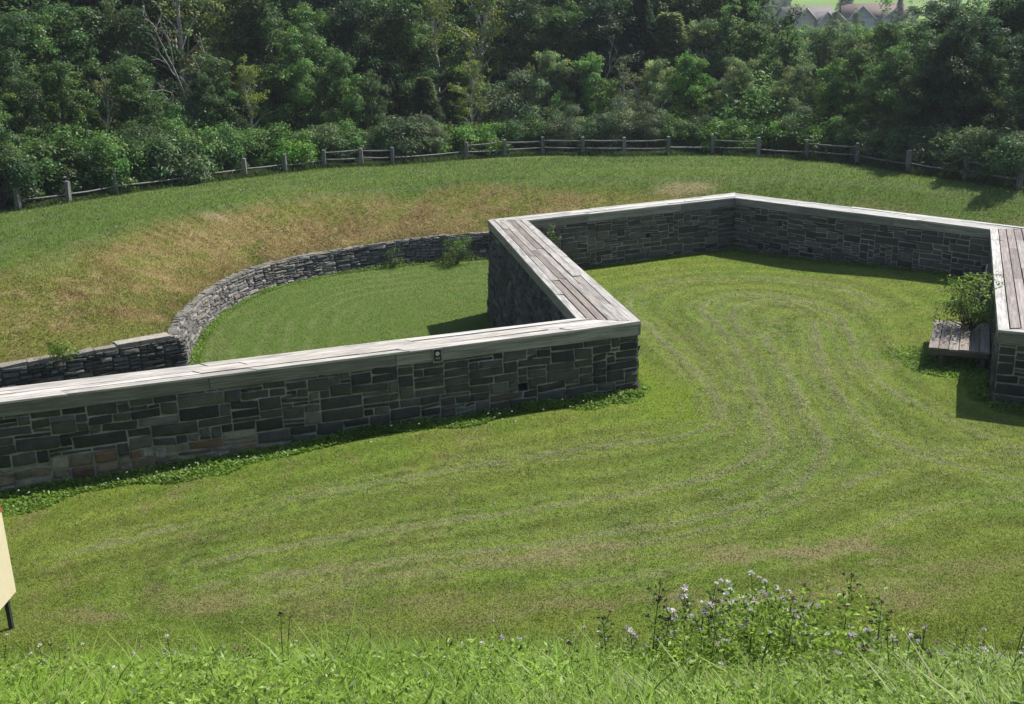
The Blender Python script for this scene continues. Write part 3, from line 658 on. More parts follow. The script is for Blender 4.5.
def dead_proto(key,H,seed,col=(.33,.31,.29)):
    rg=np.random.default_rng(seed); tb=MB()
    def grow(p,d,L,r,dep):
        pts=[p]; 
        for i in range(4):
            d=d+rg.normal(0,.16,3); d/=np.linalg.norm(d); pts.append(pts[-1]+d*L/4)
        tb.tube(pts,np.linspace(r,r*.55,5),np.array(col)*rg.uniform(.8,1.1),5)
        if dep<4:
            for _ in range(3 if dep<3 else 2):
                k=rg.integers(2,5); dd=d+rg.normal(0,.55,3)+np.array([0,0,.15]); dd/=np.linalg.norm(dd); grow(pts[k],dd,L*rg.uniform(.5,.75),r*.5,dep+1)
    grow(np.array([0,0,-.2]),np.array([0,0,1.]),H*.42,.016*H,0); PROTO[key]=('dead',tb,H)
G=lambda *a:a
tree_proto('maple',8.5,2.7,(.062,.118,.026),seed=1,n_l=17)
tree_proto('oak',8.0,3.0,(.048,.096,.024),seed=2,n_l=18,pr=(.5,1.0))
tree_proto('ash',9.0,2.4,(.062,.105,.036),seed=3,n_l=18,shape=.8,leaf=(.22,.08),per=80)
tree_proto('linden',8.0,2.6,(.070,.135,.030),seed=4,n_l=17)
tree_proto('birch',9.0,2.1,(.115,.155,.026),bark=(.42,.40,.37),seed=5,n_l=16,per=60,leaf=(.13,.085),shape=.75,low=.3)
tree_proto('poplar',9.0,1.7,(.075,.130,.036),seed=6,n_l=20,pr=(.4,.8),leaf=(.15,.12),shape=.65,low=.08)
tree_proto('willow',7.0,2.4,(.110,.150,.056),seed=7,n_l=15,leaf=(.22,.05),per=120,bark=(.20,.18,.16))
tree_proto('alder',6.5,2.4,(.085,.170,.026),seed=8,n_l=16,low=.06)
tree_proto('elm',9.5,2.9,(.036,.072,.026),seed=9,n_l=19,pr=(.5,1.05))
tree_proto('sparse',9.0,2.2,(.100,.120,.040),bark=(.30,.28,.25),seed=10,n_l=15,per=38,leaf=(.15,.08))
conifer_proto('spruce',5.0,1.5,(.022,.045,.020),11)
conifer_proto('young_fir',2.8,.8,(.085,.115,.045),12)
bush_proto('dogwood',2.6,1.6,(.065,.125,.026),13)
bush_proto('sumac',2.4,1.7,(.075,.120,.045),14,leaf=(.26,.07),per=90)
bush_proto('bramble',2.0,1.6,(.085,.175,.025),15)
bush_proto('thicket',3.2,1.8,(.046,.086,.026),16)
bush_proto('grey_willow',3.6,1.9,(.115,.145,.07),17,leaf=(.16,.06))
for k in list(PROTO): finish(k)
LM=1.0; dead_proto('dead',7.0,18); kk=PROTO['dead']; o=kk[1].build('trunk',M_bark,None,True); PROTO['dead']=dict(trunk=o.data,H=kk[2],R=1.5,kind='dead'); bpy.data.objects.remove(o)
NM={'maple':'broadleaf_tree','oak':'broadleaf_tree','ash':'broadleaf_tree','linden':'broadleaf_tree','elm':'broadleaf_tree','birch':'birch_tree','poplar':'slender_tree','willow':'willow_tree','alder':'round_tree','sparse':'thin_tree','spruce':'spruce_tree','young_fir':'young_fir','dogwood':'bush','sumac':'bush','bramble':'bush','thicket':'bush','grey_willow':'bush','dead':'bare_tree'}
LK={'maple':'mid green leafy tree','oak':'wide dark green tree','ash':'tall feathery green tree','linden':'fresh green full tree','elm':'very dark massive tree','birch':'yellow green birch with pale limbs','poplar':'slender upright green tree','willow':'greyish green willow','alder':'bright green round tree','sparse':'thin olive tree with pale branches','spruce':'dark pointed spruce','young_fir':'small pale pointed fir','dogwood':'mid green bush','sumac':'drooping grey green bush','bramble':'bright green low bush','thicket':'dark green thicket bush','grey_willow':'silvery olive bush','dead':'bare tree with pale grey branches'}
TREES=[]
def put(key,x,y,H,wide=1.0,rz=None,label=None,group=None,z=None):
    p=PROTO[key]; s=H/p['H']
    cat='bush' if p['kind']=='bush' else 'tree'
    r=empty(NM[key],(x,y,(tz(x,y) if z is None else z)-.05),label,cat,group); r.rotation_euler=(0,0,random.uniform(0,6.28) if rz is None else rz)
    r.scale=(s*wide,s*wide,s)
    for part in ('trunk','crown'):
        if part in p:
            o=bpy.data.objects.new('stems' if (part=='trunk' and p['kind']=='bush') else ('foliage' if (part=='crown' and p['kind']=='bush') else part),p[part]); COL.objects.link(o); o.parent=r
    TREES.append(r); return r
FPX=[20,70,117,205,246,286,325,362,393,467,505,543,583,624,668,712,758,806,856,907,964,1018]
ORD=['first','second','third','fourth','fifth','sixth','seventh','eighth','ninth','tenth','eleventh','twelfth','thirteenth','fourteenth','fifteenth','sixteenth','seventeenth','eighteenth','nineteenth','twentieth','twenty-first','last']
fx=np.array([p[0] for p in FENCE]); fy=np.array([p[1] for p in FENCE]); fr=fx/fy
def bearing_x(px,y): return (px-505)/1085*y
used={}
def where(px):
    i=int(np.argmin([abs(px-p) for p in FPX])); d=px-FPX[i]
    return ('just left of' if d<-7 else 'just right of' if d>7 else 'behind')+' '+ORD[i]+' fence post from left'
def plantrow(rows,rowname,group,off):
    for (px,key,H,wide) in rows:
        ratio=(px-505)/1085; yf=float(np.interp(ratio,fr,fy)); 
        if ratio<fr[0]: yf=43+ (ratio-fr[0])*-10
        if ratio>fr[-1]: yf=41
        y=yf+off+random.uniform(-.6,.6)*min(1,off/4)
        lab=LK[key]+' '+rowname+' '+where(px)
        if lab in used: lab=LK[key]+', '+('tall' if H>used[lab] else 'short')+', '+rowname+' '+where(px)
        lab=lab.replace(' with pale limbs','').replace(' with pale branches','') if len(lab.replace('-',' ').split())>16 else lab
        used[LK[key]+' '+rowname+' '+where(px)]=H
        put(key,ratio*y,y,H,wide,label=lab,group=group)
# hedge of bushes right behind the fence
plantrow([(-20,'thicket',3.2,1.1),(12,'dogwood',2.8,1.1),(38,'dogwood',3.4,1.1),(62,'thicket',2.5,1.1),(88,'bramble',1.8,1.0),(100,'dogwood',3.0,1.1),(135,'thicket',3.3,1.1),(160,'sumac',2.6,1.2),(185,'dogwood',3.2,1),(212,'thicket',2.6,1.1),(228,'dogwood',2.8,1.0),(262,'dogwood',2.6,1.1),(285,'bramble',2.0,1.2),(318,'sumac',2.3,1.1),(345,'dogwood',2.4,1.1),(375,'thicket',2.2,1.2),(404,'sumac',2.6,1.0),(428,'grey_willow',2.4,.9),(452,'bramble',1.9,1.2),(482,'bramble',2.0,1.2),(512,'thicket',2.2,1.1),(540,'dogwood',2.3,1.1),(568,'grey_willow',2.6,1.0),(598,'thicket',2.4,1.1),(622,'grey_willow',3.0,1.0),(650,'grey_willow',2.7,1.0),(680,'dogwood',2.2,1.0),(702,'thicket',2.3,1.1),(728,'bramble',1.9,1.2),(748,'dogwood',2.4,1.1),(775,'bramble',2.0,1.2),(800,'grey_willow',2.5,.9),(822,'bramble',2.3,1.1),(845,'dogwood',2.2,1.1),(872,'thicket',2.3,1.1),(893,'sumac',1.9,1.1),(925,'sumac',2.1,1.2),(950,'thicket',2.4,1.1),(975,'sumac',2.2,1.1),(1000,'sumac',2.3,1.2),(1030,'thicket',2.5,1.2)],'in hedge','bushes along the fence',2.2)
plantrow([(-15,'maple',5.2,1.0),(20,'oak',5.0,1.0),(60,'maple',6.0,1.1),(105,'birch',5.2,1.0),(140,'oak',5.4,1.1),(180,'thicket',4.4,1.0),(212,'oak',5.4,1),(252,'birch',5.6,1.0),(302,'linden',7.2,1.05),(342,'linden',6.0,1.0),(372,'ash',4.6,1.0),(425,'young_fir',4.3,1.3),(470,'birch',5.4,1.1),(512,'grey_willow',4.4,1.1),(548,'willow',5.6,1.0),(590,'linden',5.4,1.0),(625,'sparse',5.0,1.1),(655,'willow',5.0,1.0),(692,'alder',5.2,1.1),(735,'willow',5.0,1),(768,'dogwood',4.4,1.1),(800,'willow',4.6,1),(830,'alder',4.6,1.1),(858,'maple',5.4,1),(888,'oak',5.0,1.0),(930,'oak',5.6,1.0),(958,'elm',6.8,1.1),(995,'maple',5.0,1.1),(1035,'elm',6,1)],'in second row','small trees behind the hedge',6)
plantrow([(-10,'elm',9,1.0),(40,'maple',8.5,1.1),(85,'oak',8.0,1.1),(130,'ash',8.8,1.1),(185,'sparse',11,1.2),(220,'birch',8.5,1.1),(265,'oak',9,1.1),(315,'linden',8.6,1.1),(360,'elm',9,1.1),(400,'oak',8.4,1.1),(440,'birch',9.6,1.1),(480,'birch',10.2,1.1),(530,'ash',9.2,1.1),(560,'linden',8.4,1),(605,'elm',8.6,1.2),(640,'spruce',8.8,1.1),(668,'young_fir',7.6,1.2),(700,'willow',7.2,1.0),(728,'poplar',8.2,1.1),(755,'maple',6.9,1.1),(790,'poplar',6.6,1.2),(825,'ash',6.5,1.0),(855,'willow',6.2,1.1),(885,'maple',6.8,1.0),(915,'poplar',6.7,1.2),(945,'elm',7.6,1.2),(985,'oak',7.3,1.1),(1025,'elm',8.5,1.1)],'in third row','trees of the wood edge',11)
put('dead',bearing_x(598,66),66,7.0,1,label='bare tree with pale forked branches before the dark gap right of centre')
put('dead',bearing_x(648,63),63,4.6,1.3,label='low bare tree with twisted pale branches above the silvery bushes')
put('dead',bearing_x(182,58),58,9.5,.9,label='tall bare tree with white twigs in the upper left wood')
# deep rows of the wood: nothing tells these apart
LB='dark tree deep in the shaded wood behind the front rows'; GB='trees deep in the wood'
for off,H0,st in ((17,12.5,46),(24,13.5,44),(33,14.5,40),(45,16,38)):
    px=-70+off%7*5
    while px<745:
        y=float(np.interp((px-505)/1085,fr,fy))+off+random.uniform(-2,2)
        if y<60: y=60+off*.5
        hh=H0*random.uniform(.85,1.1)*(1 if px<700 else .85)
        key=random.choice(['elm','oak','maple','ash','elm','oak']); put(key,bearing_x(px,y),y,hh,random.uniform(.85,1.05),label=LB,group=GB)
        px+=st*random.uniform(.8,1.2)
LB2='green tree standing further back on the right of the wood, below the houses'; GB2='trees in the right hollow'
for yb,top,st in ((70,7.0,44),(82,7.0,40),(97,6.9,36),(118,6.9,32),(145,6.9,28),(180,6.6,26),(212,6.0,28)):
    px=735+random.uniform(0,20)
    while px<1120:
        y=yb+random.uniform(-4,4); x=bearing_x(px,y); zg=tz(x,y); t=top
        ed=max(0,(px-925)/90); t+=min(ed,1.6)*(1.0+yb/90)*random.uniform(.7,1.1); t+=max(0,(770-px)/40)*1.2
        t+=random.uniform(-.5,.35)*(.6+yb/160)
        key=random.choice(['maple','linden','poplar','ash','poplar','oak','willow'] if px<930 else ['oak','elm','maple','ash'])
        put(key,x,y,t-zg,random.uniform(.8,1.1)*(9/(t-zg))**.3,label=LB2,group=GB2); px+=st*random.uniform(.8,1.2)
for off in (3,8,16):
    for px in range(-420,-30,42):
        y=44+off+random.uniform(-1.5,1.5); put(random.choice(['oak','maple','ash','elm']),bearing_x(px,y),y,(5,8,11)[(off>3)+(off>8)]*random.uniform(.85,1.1),1.0,label='tree of the wood where it runs on past the left end of the fence',group='trees past the left end of the fence')
# distant wood on the rising ground: one mass of crowns nobody could count
pr=PROTO['elm']; 
rgd=np.random.default_rng(77); cen=[];rad=[]
for _ in range(2600):
    y=rgd.uniform(300,560) ; px=rgd.uniform(-150,1180); x=bearing_x(px,y)
    if 770<px<1120 and y<470: continue
    if px<740 and y<330: pass
    cen.append((x,y,0)); rad.append(rgd.uniform(3.2,5.5))
cen=np.array(cen); cen[:,2]=terrain(cen[:,0],cen[:,1])+np.array(rad)*1.1
V,Q,C=puffs(rgd,cen,rad,2.2,2.6,1.7,(.030,.055,.020),.95,.5,.2)
tag(make_mesh('distant_wood',V,[Q],C,None,M_leaf),'distant dark wood covering the far hillside','wood',kind='stuff')

# houses on the far slope
def house(x,y,z,rz,vols,label,wallc,roofc,cls):
    h=empty('house',(x,y,z),label,'house'); h.rotation_euler=(0,0,rz)
    for (cx,cy,w,d,e,rh,ax) in vols:     # gabled volume, ridge along ax
        mb=MB(); hw,hd=w/2,d/2
        mb.prism([(cx-hw,cy-hd),(cx+hw,cy-hd),(cx+hw,cy+hd),(cx-hw,cy+hd)],-3,e,wallc)
        if ax=='y': mb.add([(cx-hw,cy-hd,e),(cx+hw,cy-hd,e),(cx,cy-hd,e+rh),(cx-hw,cy+hd,e),(cx+hw,cy+hd,e),(cx,cy+hd,e+rh)],T=[(0,1,2),(4,3,5)],c=cls)
        else: mb.add([(cx-hw,cy-hd,e),(cx-hw,cy+hd,e),(cx-hw,cy,e+rh),(cx+hw,cy-hd,e),(cx+hw,cy+hd,e),(cx+hw,cy,e+rh)],T=[(1,0,2),(3,4,5)],c=cls)
        mb.build('wall',M_house,h)
        o=.5; t=.22; mb=MB()
        tr_=MB()
        for s in (-1,1):
            if ax=='y':
                k=rh/hw; A0=(cx+s*(hw+o),cy-hd-o,e-k*o);B0=(cx,cy-hd-o,e+rh);C0=(cx,cy+hd+o,e+rh);D0=(cx+s*(hw+o),cy+hd+o,e-k*o)
            else:
                k=rh/hd; A0=(cx-hw-o,cy+s*(hd+o),e-k*o);B0=(cx-hw-o,cy,e+rh);C0=(cx+hw+o,cy,e+rh);D0=(cx+hw+o,cy+s*(hd+o),e-k*o)
            lo=np.array([A0,B0,C0,D0]); hi=lo+np.array([0,0,t]); mb.add(np.vstack([lo,hi]),Q=[(0,1,2,3),(4,5,6,7),(0,1,5,4),(1,2,6,5),(2,3,7,6),(3,0,4,7)],c=roofc)
            a,b=np.array(A0),np.array(B0); 
            if ax=='y':
                bb=np.array([a,b,b+[0,0,t*1.3],a+[0,0,t*1.3]]); tr_.add(np.vstack([bb,bb-[0,.12,0]]),Q=[(0,1,2,3),(4,5,6,7),(0,1,5,4),(2,3,7,6)],c=(.62,.60,.55))
        mb.build('roof',M_house,h)
        if ax=='y': tr_.build('gable_trim',M_house,h)
        for wx in ((-.25,.25) if w>5 else (0,)):
            mb=MB(); mb.box((cx+wx*w,cy-hd-.03,e-1.2),(.55,0,0),(0,.05,0),(0,0,.7),(.05,.06,.08)); f_=mb.build('window',M_paint,h)
            mb=MB(); mb.box((cx+wx*w,cy-hd-.02,e-1.2),(.68,0,0),(0,.04,0),(0,0,.83),(.62,.60,.56)); mb.build('window_frame',M_paint,f_)
    return h
hx=bearing_x(808,236)
house(hx,236,4.6,.25,[(0,3,11,7,3.2,2.3,'x'),(-3.6,-1,4.6,5,2.9,2.2,'y'),(.8,-2.4,3.8,4,2.5,1.8,'y'),(4.6,-.5,3.6,4,2.3,1.5,'y')],'grey roofed house with several small gables beyond the treetops',(.42,.37,.36),(.13,.115,.12),(.36,.33,.32))
hx=bearing_x(868,240)
house(hx,240,4.7,-.2,[(0,3,12.5,8,3.2,2.5,'x'),(-2.8,-2,5,4,2.8,2.4,'y'),(3.8,-1.2,4.4,3.5,2.6,1.7,'y')],'brown roofed house with a blue grey gable beyond the treetops',(.40,.41,.44),(.14,.10,.09),(.24,.28,.33))
put('spruce',bearing_x(840,246),246,9.5,1.5,z=4.2,label='dark conifer standing between the two distant houses')
put('spruce',bearing_x(893,236),236,7.6,.8,z=4.6,label='small conifer beside the right end of the brown roofed house')
for px,y,t in ((830,232,3.2),(850,230,3.0),(905,233,4.0),(925,240,5),(785,233,3.4),(945,250,7),(765,240,5)):
    put('maple',bearing_x(px,y),y,t+2,1.3,z=3.9,label='shrubby garden tree around the two distant houses',group='garden trees by the houses')

# ------------------------------------------------------------------ shrubs inside the works
LM=1.0
def shrub(name,x,y,z,H,Rr,base,seed,label,leaf=(.07,.04),per=420,n=16,parentcat='shrub',lo=.35):
    rg=np.random.default_rng(seed); r=empty(name,(x,y,z),label,parentcat); tb=MB(); cen=[];rad=[]
    for i in range(n):
        a=rg.uniform(0,6.28); q=Rr*math.sqrt(rg.random())*.75; hh=H*(1-.5*(q/Rr)**2)*rg.uniform(lo,1)
        c=np.array([q*math.cos(a),q*math.sin(a),hh]); cen.append(c); rad.append(rg.uniform(.18,.32)*min(1,Rr/.7)); tb.tube(limb_path(rg,(c[0]*.1,c[1]*.1,0),c),np.linspace(.014,.004,5),(.13,.10,.07),4)
    V,Q,C=puffs(rg,cen,rad,per,leaf[0],leaf[1],base,.8,.5,.2)
    make_mesh('foliage',V,[Q],C,None,M_grass,parent=r); tb.build('stems',M_bark,r,True); return r
shrub('shrub',11.4,25.3,.45,1.6,.98,(.17,.25,.05),91,'leafy green shrub growing over the plank platform by the right flank',leaf=(.08,.045),per=150,n=56,lo=.10)
shrub('shrub',-12.2,27.55,-.42,.55,.5,(.11,.20,.02),92,'bright green shrub growing out of the low stone return',n=14,per=300)
shrub('shrub',1.38,36.0,-.3,1.85,.40,(.11,.165,.03),93,'thin green sapling in the corner of the rear wall',n=16,per=260)
shrub('shrub',-2.2,43.5,-1.45,1.3,.7,(.11,.17,.035),94,'leafy plant growing up the curved retaining wall near the flank',n=20,per=300,lo=.15)
shrub('shrub',-4.8,43.2,-1.45,.75,.5,(.09,.14,.035),95,'small plant rooted at the foot of the curved retaining wall',n=12,per=260,lo=.15)

# ------------------------------------------------------------------ grasses (nobody could count them)
def blades(name,x,y,z,h,w,lean,col,segs,mat,label,cat):
    n=len(x); a=rng.uniform(0,6.283,n); d=np.stack([np.cos(a),np.sin(a),np.zeros(n)],1); s=np.stack([-np.sin(a),np.cos(a),np.zeros(n)],1)
    b0=np.stack([x,y,z],1); rows=[];C=[]
    for k in range(segs+1):
        t=k/segs; c=b0+np.array([0,0,1.])*(h*t*(1-.25*lean*t))[:,None]+d*(h*lean*t*t)[:,None]
        ww=w*(1-t**1.6)
        if k<segs: rows+=[c-s*ww[:,None]/2,c+s*ww[:,None]/2]; C+=[col*(.75+.35*t)]*2
        else: rows+=[c]; C+=[col*1.1]
    m=len(rows); V=np.stack(rows,1).reshape(-1,3); C=np.stack(C,1).reshape(-1,3); b=(np.arange(n)*m)[:,None]
    Q=np.concatenate([b+np.array([[2*k,2*k+1,2*k+3,2*k+2]]) for k in range(segs-1)]) if segs>1 else np.zeros((0,4),int)
    T=b+np.array([[2*segs-2,2*segs-1,2*segs]])
    o=make_mesh(name,V,[Q,T],C,None,mat); return tag(o,label,cat,kind='stuff')
# mown turf over the lawn, the ditch and the bank
def scatter(n,xf,y0,y1):
    y=rng.uniform(y0,y1,n); x=rng.uniform(-1,1,n)*(xf*y+1.5); return x,y
n=620000; y=12.0+ (rng.random(n)**1.6)*46; x=rng.uniform(-1,1,n)*(.52*y+1.2)
k=pdist([tuple(p) for p in MID],x,y)>.55; x,y=x[k],y[k]; z=terrain(x,y); dC_=pdist(CS,x,y); k=dC_>.12; x,y,z=x[k],y[k],z[k]
c=ground_color(x,y)*(.8+.5*rng.random((len(x),1)))*1.2; h=rng.uniform(.015,.045,len(x))*(1+.02*(y-12)); ext=~inside(P_ext,x,y); h=np.where(ext,h*1.7,h)
blades('mown_grass',x,y,z-.005,h,rng.uniform(.010,.020,len(x))*(1+.03*(y-12)),rng.uniform(.2,1.1,len(x)),c,1,M_grass,'short mown green turf covering lawn, ditch and bank','grass')
# tall grass on the near bank
x,y=scatter(330000,.56,3.4,13.1); z=terrain(x,y)
edge=ss((13.1-.05*x-y-1.2*vnoise(x,y,.5,50))/1.7)**1.5; k=rng.random(len(x))<edge; x,y,z,edge=x[k],y[k],z[k],edge[k]
pn=fbm(x,y,1.3,60); col=np.array([.17,.28,.035])*(1-pn[:,None])*1.2+np.array([.30,.45,.06])*pn[:,None]; 
q=rng.random(len(x)); col=np.where((q<.06)[:,None],np.array([.40,.40,.17]),col); col=np.where((q>.90)[:,None],np.array([.05,.10,.02]),col); col=col*(.65+.6*rng.random((len(x),1)))
h=rng.uniform(.09,.27,len(x))*(.45+.55*edge)*(.5+1.0*vnoise(x,y,.45,61))*(1+.8*(rng.random(len(x))>.98))*np.clip(y/7.5,.75,1)
blades('tall_grass',x,y,z-.02,h,rng.uniform(.008,.020,len(x)),rng.uniform(.3,1.6,len(x)),col,3,M_grass,'lush tall grass covering the near bank','grass')
# broad leaves mixed through it
x,y=scatter(150000,.56,3.4,12.9); k=vnoise(x,y,.5,70)+.10*(x/6)>.30; x,y=x[k],y[k]; z=terrain(x,y)+rng.uniform(.03,.24,len(x))*(.5+vnoise(x,y,.35,62))*ss((12-.05*x-y)/1.2)
p=np.stack([x,y,z],1); nn=rdir(rng,len(x))*.6+np.array([0,0,.8]); nn/=np.linalg.norm(nn,axis=1)[:,None]; t=rdir(rng,len(x)); t-=nn*(t*nn).sum(1)[:,None]; t/=np.linalg.norm(t,axis=1)[:,None]
col=np.array([.25,.37,.055])*(.3+1.1*rng.random((len(x),1)))
lf=rng.random(len(x)); V,Q,C=leaves(p,t,nn,.018+.05*lf**2,.009+.011*rng.random(len(x)),col)
tag(make_mesh('clover_leaves',V,[Q],C,None,M_grass),'small broad weed leaves mixed through the tall grass','ground cover',kind='stuff')
# weeds along the foot of the walls
def weedstrip(a,b,w,n,hmax,seed):
    a=np.array(a);b=np.array(b);d=(b-a)/np.linalg.norm(b-a); nr=np.array([d[1],-d[0]]); t=rng.random(n); o=rng.random(n)**1.4
    p=a+(b-a)*t[:,None]; wl=w(t)*(.6+.8*vnoise(t*40,t*0,1.,seed)); q=p+nr*(.16+o*wl*(.35+1.1*vnoise(t*25,t*0,1.,seed+3)))[:,None]; return q[:,0],q[:,1],hmax*(1-o*.8)*(.4+.6*rng.random(n))*(.2+1.4*vnoise(q[:,0],q[:,1],.45,seed))
XS=[];YS=[];HS=[]  # strips of weeds
for a,b,w,n,hm in ((inn_f[0],inn_f[1],lambda t:1.30-.45*t-.55*ss((t-.45)/.3),60000,.13),(inn_f[1],inn_f[2],lambda t:.12+0*t,4000,.10),(inn_f[2],inn_f[3],lambda t:.15+0*t,3000,.12),(inn_f[3],inn_f[4],lambda t:.2+0*t,3500,.12),(inn_f[4],inn_f[5],lambda t:.35+0*t,7000,.2),(inn_f[5],inn_f[6],lambda t:.35+0*t,6000,.2),
                   (curve[0],curve[len(curve)//2],lambda t:.1+0*t,10,.1)):
    x,y,h=weedstrip(a,b,w,n,hm,n%97); XS.append(x);YS.append(y);HS.append(h)
# around platform legs and at the wall tip
for cx,cy,rr,n,hm in ((10.35,24.0,1.0,3500,.16),(10.9,23.2,.8,2500,.14),(2.35,22.4,.5,1100,.2),(1.6,22.15,.6,1200,.16),(9.75,24.9,.6,500,.14)):
    a=rng.uniform(0,6.28,n); r=rr*np.sqrt(rng.random(n)); XS.append(cx+r*np.cos(a)); YS.append(cy+r*np.sin(a)); HS.append(hm*(1-(r/rr)**2*.8)*rng.random(n))
# foot of the curved wall
cv_=np.array(curve); t=rng.uniform(0,len(cv_)-1.01,9000); i=t.astype(int); p=cv_[i]*(1-(t-i))[:,None]+cv_[i+1]*(t-i)[:,None]; d=cv_[i+1]-cv_[i]; d/=np.linalg.norm(d,axis=1)[:,None]; q=p+np.stack([d[:,1],-d[:,0]],1)*(.28+.3*rng.random(len(t)))[:,None]
XS.append(q[:,0]);YS.append(q[:,1]);HS.append(.14*rng.random(len(t))*ss((vnoise(q[:,0],q[:,1],.7,5)-.35)*3)*1.3)
x=np.concatenate(XS);y=np.concatenate(YS);h=np.concatenate(HS); z=terrain(x,y)+h*rng.random(len(x)); k=~((z<-3)); 
p=np.stack([x,y,z],1); nn=rdir(rng,len(x))*.6+np.array([0,0,.8]); nn/=np.linalg.norm(nn,axis=1)[:,None]; t=rdir(rng,len(x))+np.array([0,0,.5]); t-=nn*(t*nn).sum(1)[:,None]; t/=np.linalg.norm(t,axis=1)[:,None]
col=np.array([.17,.28,.04])*(.6+.8*rng.random((len(x),1)))
V,Q,C=leaves(p,t,nn,rng.uniform(.05,.11,len(x)),rng.uniform(.02,.045,len(x)),col)
tag(make_mesh('wall_foot_weeds',V,[Q],C,None,M_grass),'bright green weeds along the foot of the walls','weeds',kind='stuff')
# long dry tufts on the bank and along the top of the curved wall
n=60000; t=rng.uniform(0,1,n); cvl=np.array(lw[2:]+curve); i=(t*(len(cvl)-1.01)).astype(int); fr_=t*(len(cvl)-1.01)-i; p=cvl[i]*(1-fr_)[:,None]+cvl[i+1]*fr_[:,None]; d=cvl[i+1]-cvl[i]; d/=np.linalg.norm(d,axis=1)[:,None]+1e-9
q=p+np.stack([-d[:,1],d[:,0]],1)*(.10+5.2*rng.random(n)**1.6)[:,None]; x,y=q.T; ext=~inside(P_ext,x,y); x,y=x[ext],y[ext]; z=np.maximum(terrain(x,y),zcap(x,y)+.02)
c=ground_color(x,y)*(.8+.5*rng.random((len(x),1)))*1.15
blades('bank_grass',x,y,z-.01,rng.uniform(.05,.12,len(x))*(.4+vnoise(x,y,.8,80))*(1+1.2*np.exp(-pdist(CS,x,y)/.25)),rng.uniform(.015,.03,len(x)),rng.uniform(.4,1.5,len(x)),c,2,M_grass,'dry tufted grass on the slope above the curved wall','grass')
# long grass under the fence
fp=np.array(FENCE); n=30000; t=rng.uniform(0,len(fp)-1.01,n); i=t.astype(int); p=fp[i]*(1-(t-i))[:,None]+fp[i+1]*(t-i)[:,None]; x=p[:,0]+rng.normal(0,.15,n); y=p[:,1]+rng.normal(.25,.35,n); z=terrain(x,y)
blades('fence_grass',x,y,z,rng.uniform(.1,.4,n)*(.3+vnoise(x,y,1.,33)),rng.uniform(.02,.04,n),rng.uniform(.2,1,n),np.array([.075,.12,.03])*(.6+.7*rng.random((n,1))),2,M_grass,'longer grass left standing under the rail fence','grass')

# leafy weeds of the flowering clump
n=11000; x=rng.normal(1.8,.7,n); y=rng.normal(6.75,.55,n); hh=.62*np.exp(-((x-1.8)/.95)**2)*(.5+.9*vnoise(x,y,.25,90)); k=(y>5.2); x,y,hh=x[k],y[k],hh[k]
z=terrain(x,y)+hh*rng.random(len(x))**.7+.1
p=np.stack([x,y,z],1); nn=rdir(rng,len(x))*.7+np.array([0,0,.7]); nn/=np.linalg.norm(nn,axis=1)[:,None]; t=rdir(rng,len(x))+np.array([0,0,.4]); t-=nn*(t*nn).sum(1)[:,None]; t/=np.linalg.norm(t,axis=1)[:,None]
V,Q,C=leaves(p,t,nn,rng.uniform(.03,.06,len(x)),rng.uniform(.012,.024,len(x)),np.array([.24,.36,.05])*(.4+1.0*rng.random((len(x),1))))
tag(make_mesh('vetch_leaves',V,[Q],C,None,M_grass),'tangled leafy greenery under the lilac flower heads at lower right','ground cover',kind='stuff')
# wiry seed stalks standing through the grass
x,y=scatter(520,.54,5.2,11.6); k=rng.random(len(x))<.22+.5*ss((x+.5)/3); x,y=x[k],y[k]; sb=MB(); z=terrain(x,y); SH=[]
for a_,b_,c_ in zip(x,y,z):
    hh=rng.uniform(.28,.58); l_=rng.normal(0,.05,2); e_=np.array([a_+l_[0],b_+l_[1],c_+hh]); sb.tube([(a_,b_,c_),(a_+l_[0]*.3,b_+l_[1]*.3,c_+hh*.6),e_],[.0045,.0035,.0025],[(.10,.16,.04),(.22,.17,.08),(.07,.10,.04)][rng.integers(3)],4); SH.append(e_)
tag(sb.build('seed_stalks',M_bark,None,True),'thin wiry stalks standing through the tall grass','ground cover',kind='stuff'); SH=np.array(SH)
# wildflower heads
def heads(P,r,cols,per=16):
    n=len(P); c=np.repeat(P,per,0); d=rdir(rng,n*per); d[:,2]=np.abs(d[:,2])*.9-.15; d/=np.linalg.norm(d,axis=1)[:,None]
    rr=np.repeat(r,per); nn=rdir(rng,n*per); nn-=d*(nn*d).sum(1)[:,None]; nn/=np.linalg.norm(nn,axis=1)[:,None]
    return leaves(c+d*rr[:,None]*.15,d,nn,rr*1.0,rr*.55,np.repeat(cols,per,0)*(.8+.4*rng.random((n*per,1))))
FC=np.array([(.66,.62,.64),(.75,.70,.68),(.45,.38,.44),(.10,.07,.06),(.07,.055,.05),(.30,.22,.20),(.60,.58,.50)])
x,y=scatter(1500,.54,5.0,12.3); dens=.25+.75*ss((x-.5)/3.)*ss((9.5-y)/2); k=rng.random(len(x))<dens; x,y=x[k],y[k]
P=np.vstack([np.stack([x,y,terrain(x,y)+rng.uniform(.18,.36,len(x))],1),SH]); V,Q,C=heads(P,rng.uniform(.012,.024,len(P)),FC[rng.integers(0,7,len(P))])
tag(make_mesh('clover_flowers',V,[Q],C,None,M_flower),'scattered pale and withered clover heads in the tall grass','flowers',kind='stuff')
x=[];y=[]
for _ in range(90):
    t=rng.random(); a=INNA[0]+(INNA[1]-INNA[0])*(.45+.5*t); x.append(a[0]+.32*rng.uniform(.3,2.2)); y.append(a[1]-rng.uniform(.25,1.1))
x,y=np.array(x)[:34],np.array(y)[:34]; P=np.stack([x,y,terrain(x,y)+rng.uniform(.12,.24,len(x))],1); V,Q,C=heads(P,np.full(len(P),.022),np.tile([[.75,.75,.70]],(len(P),1)),12)
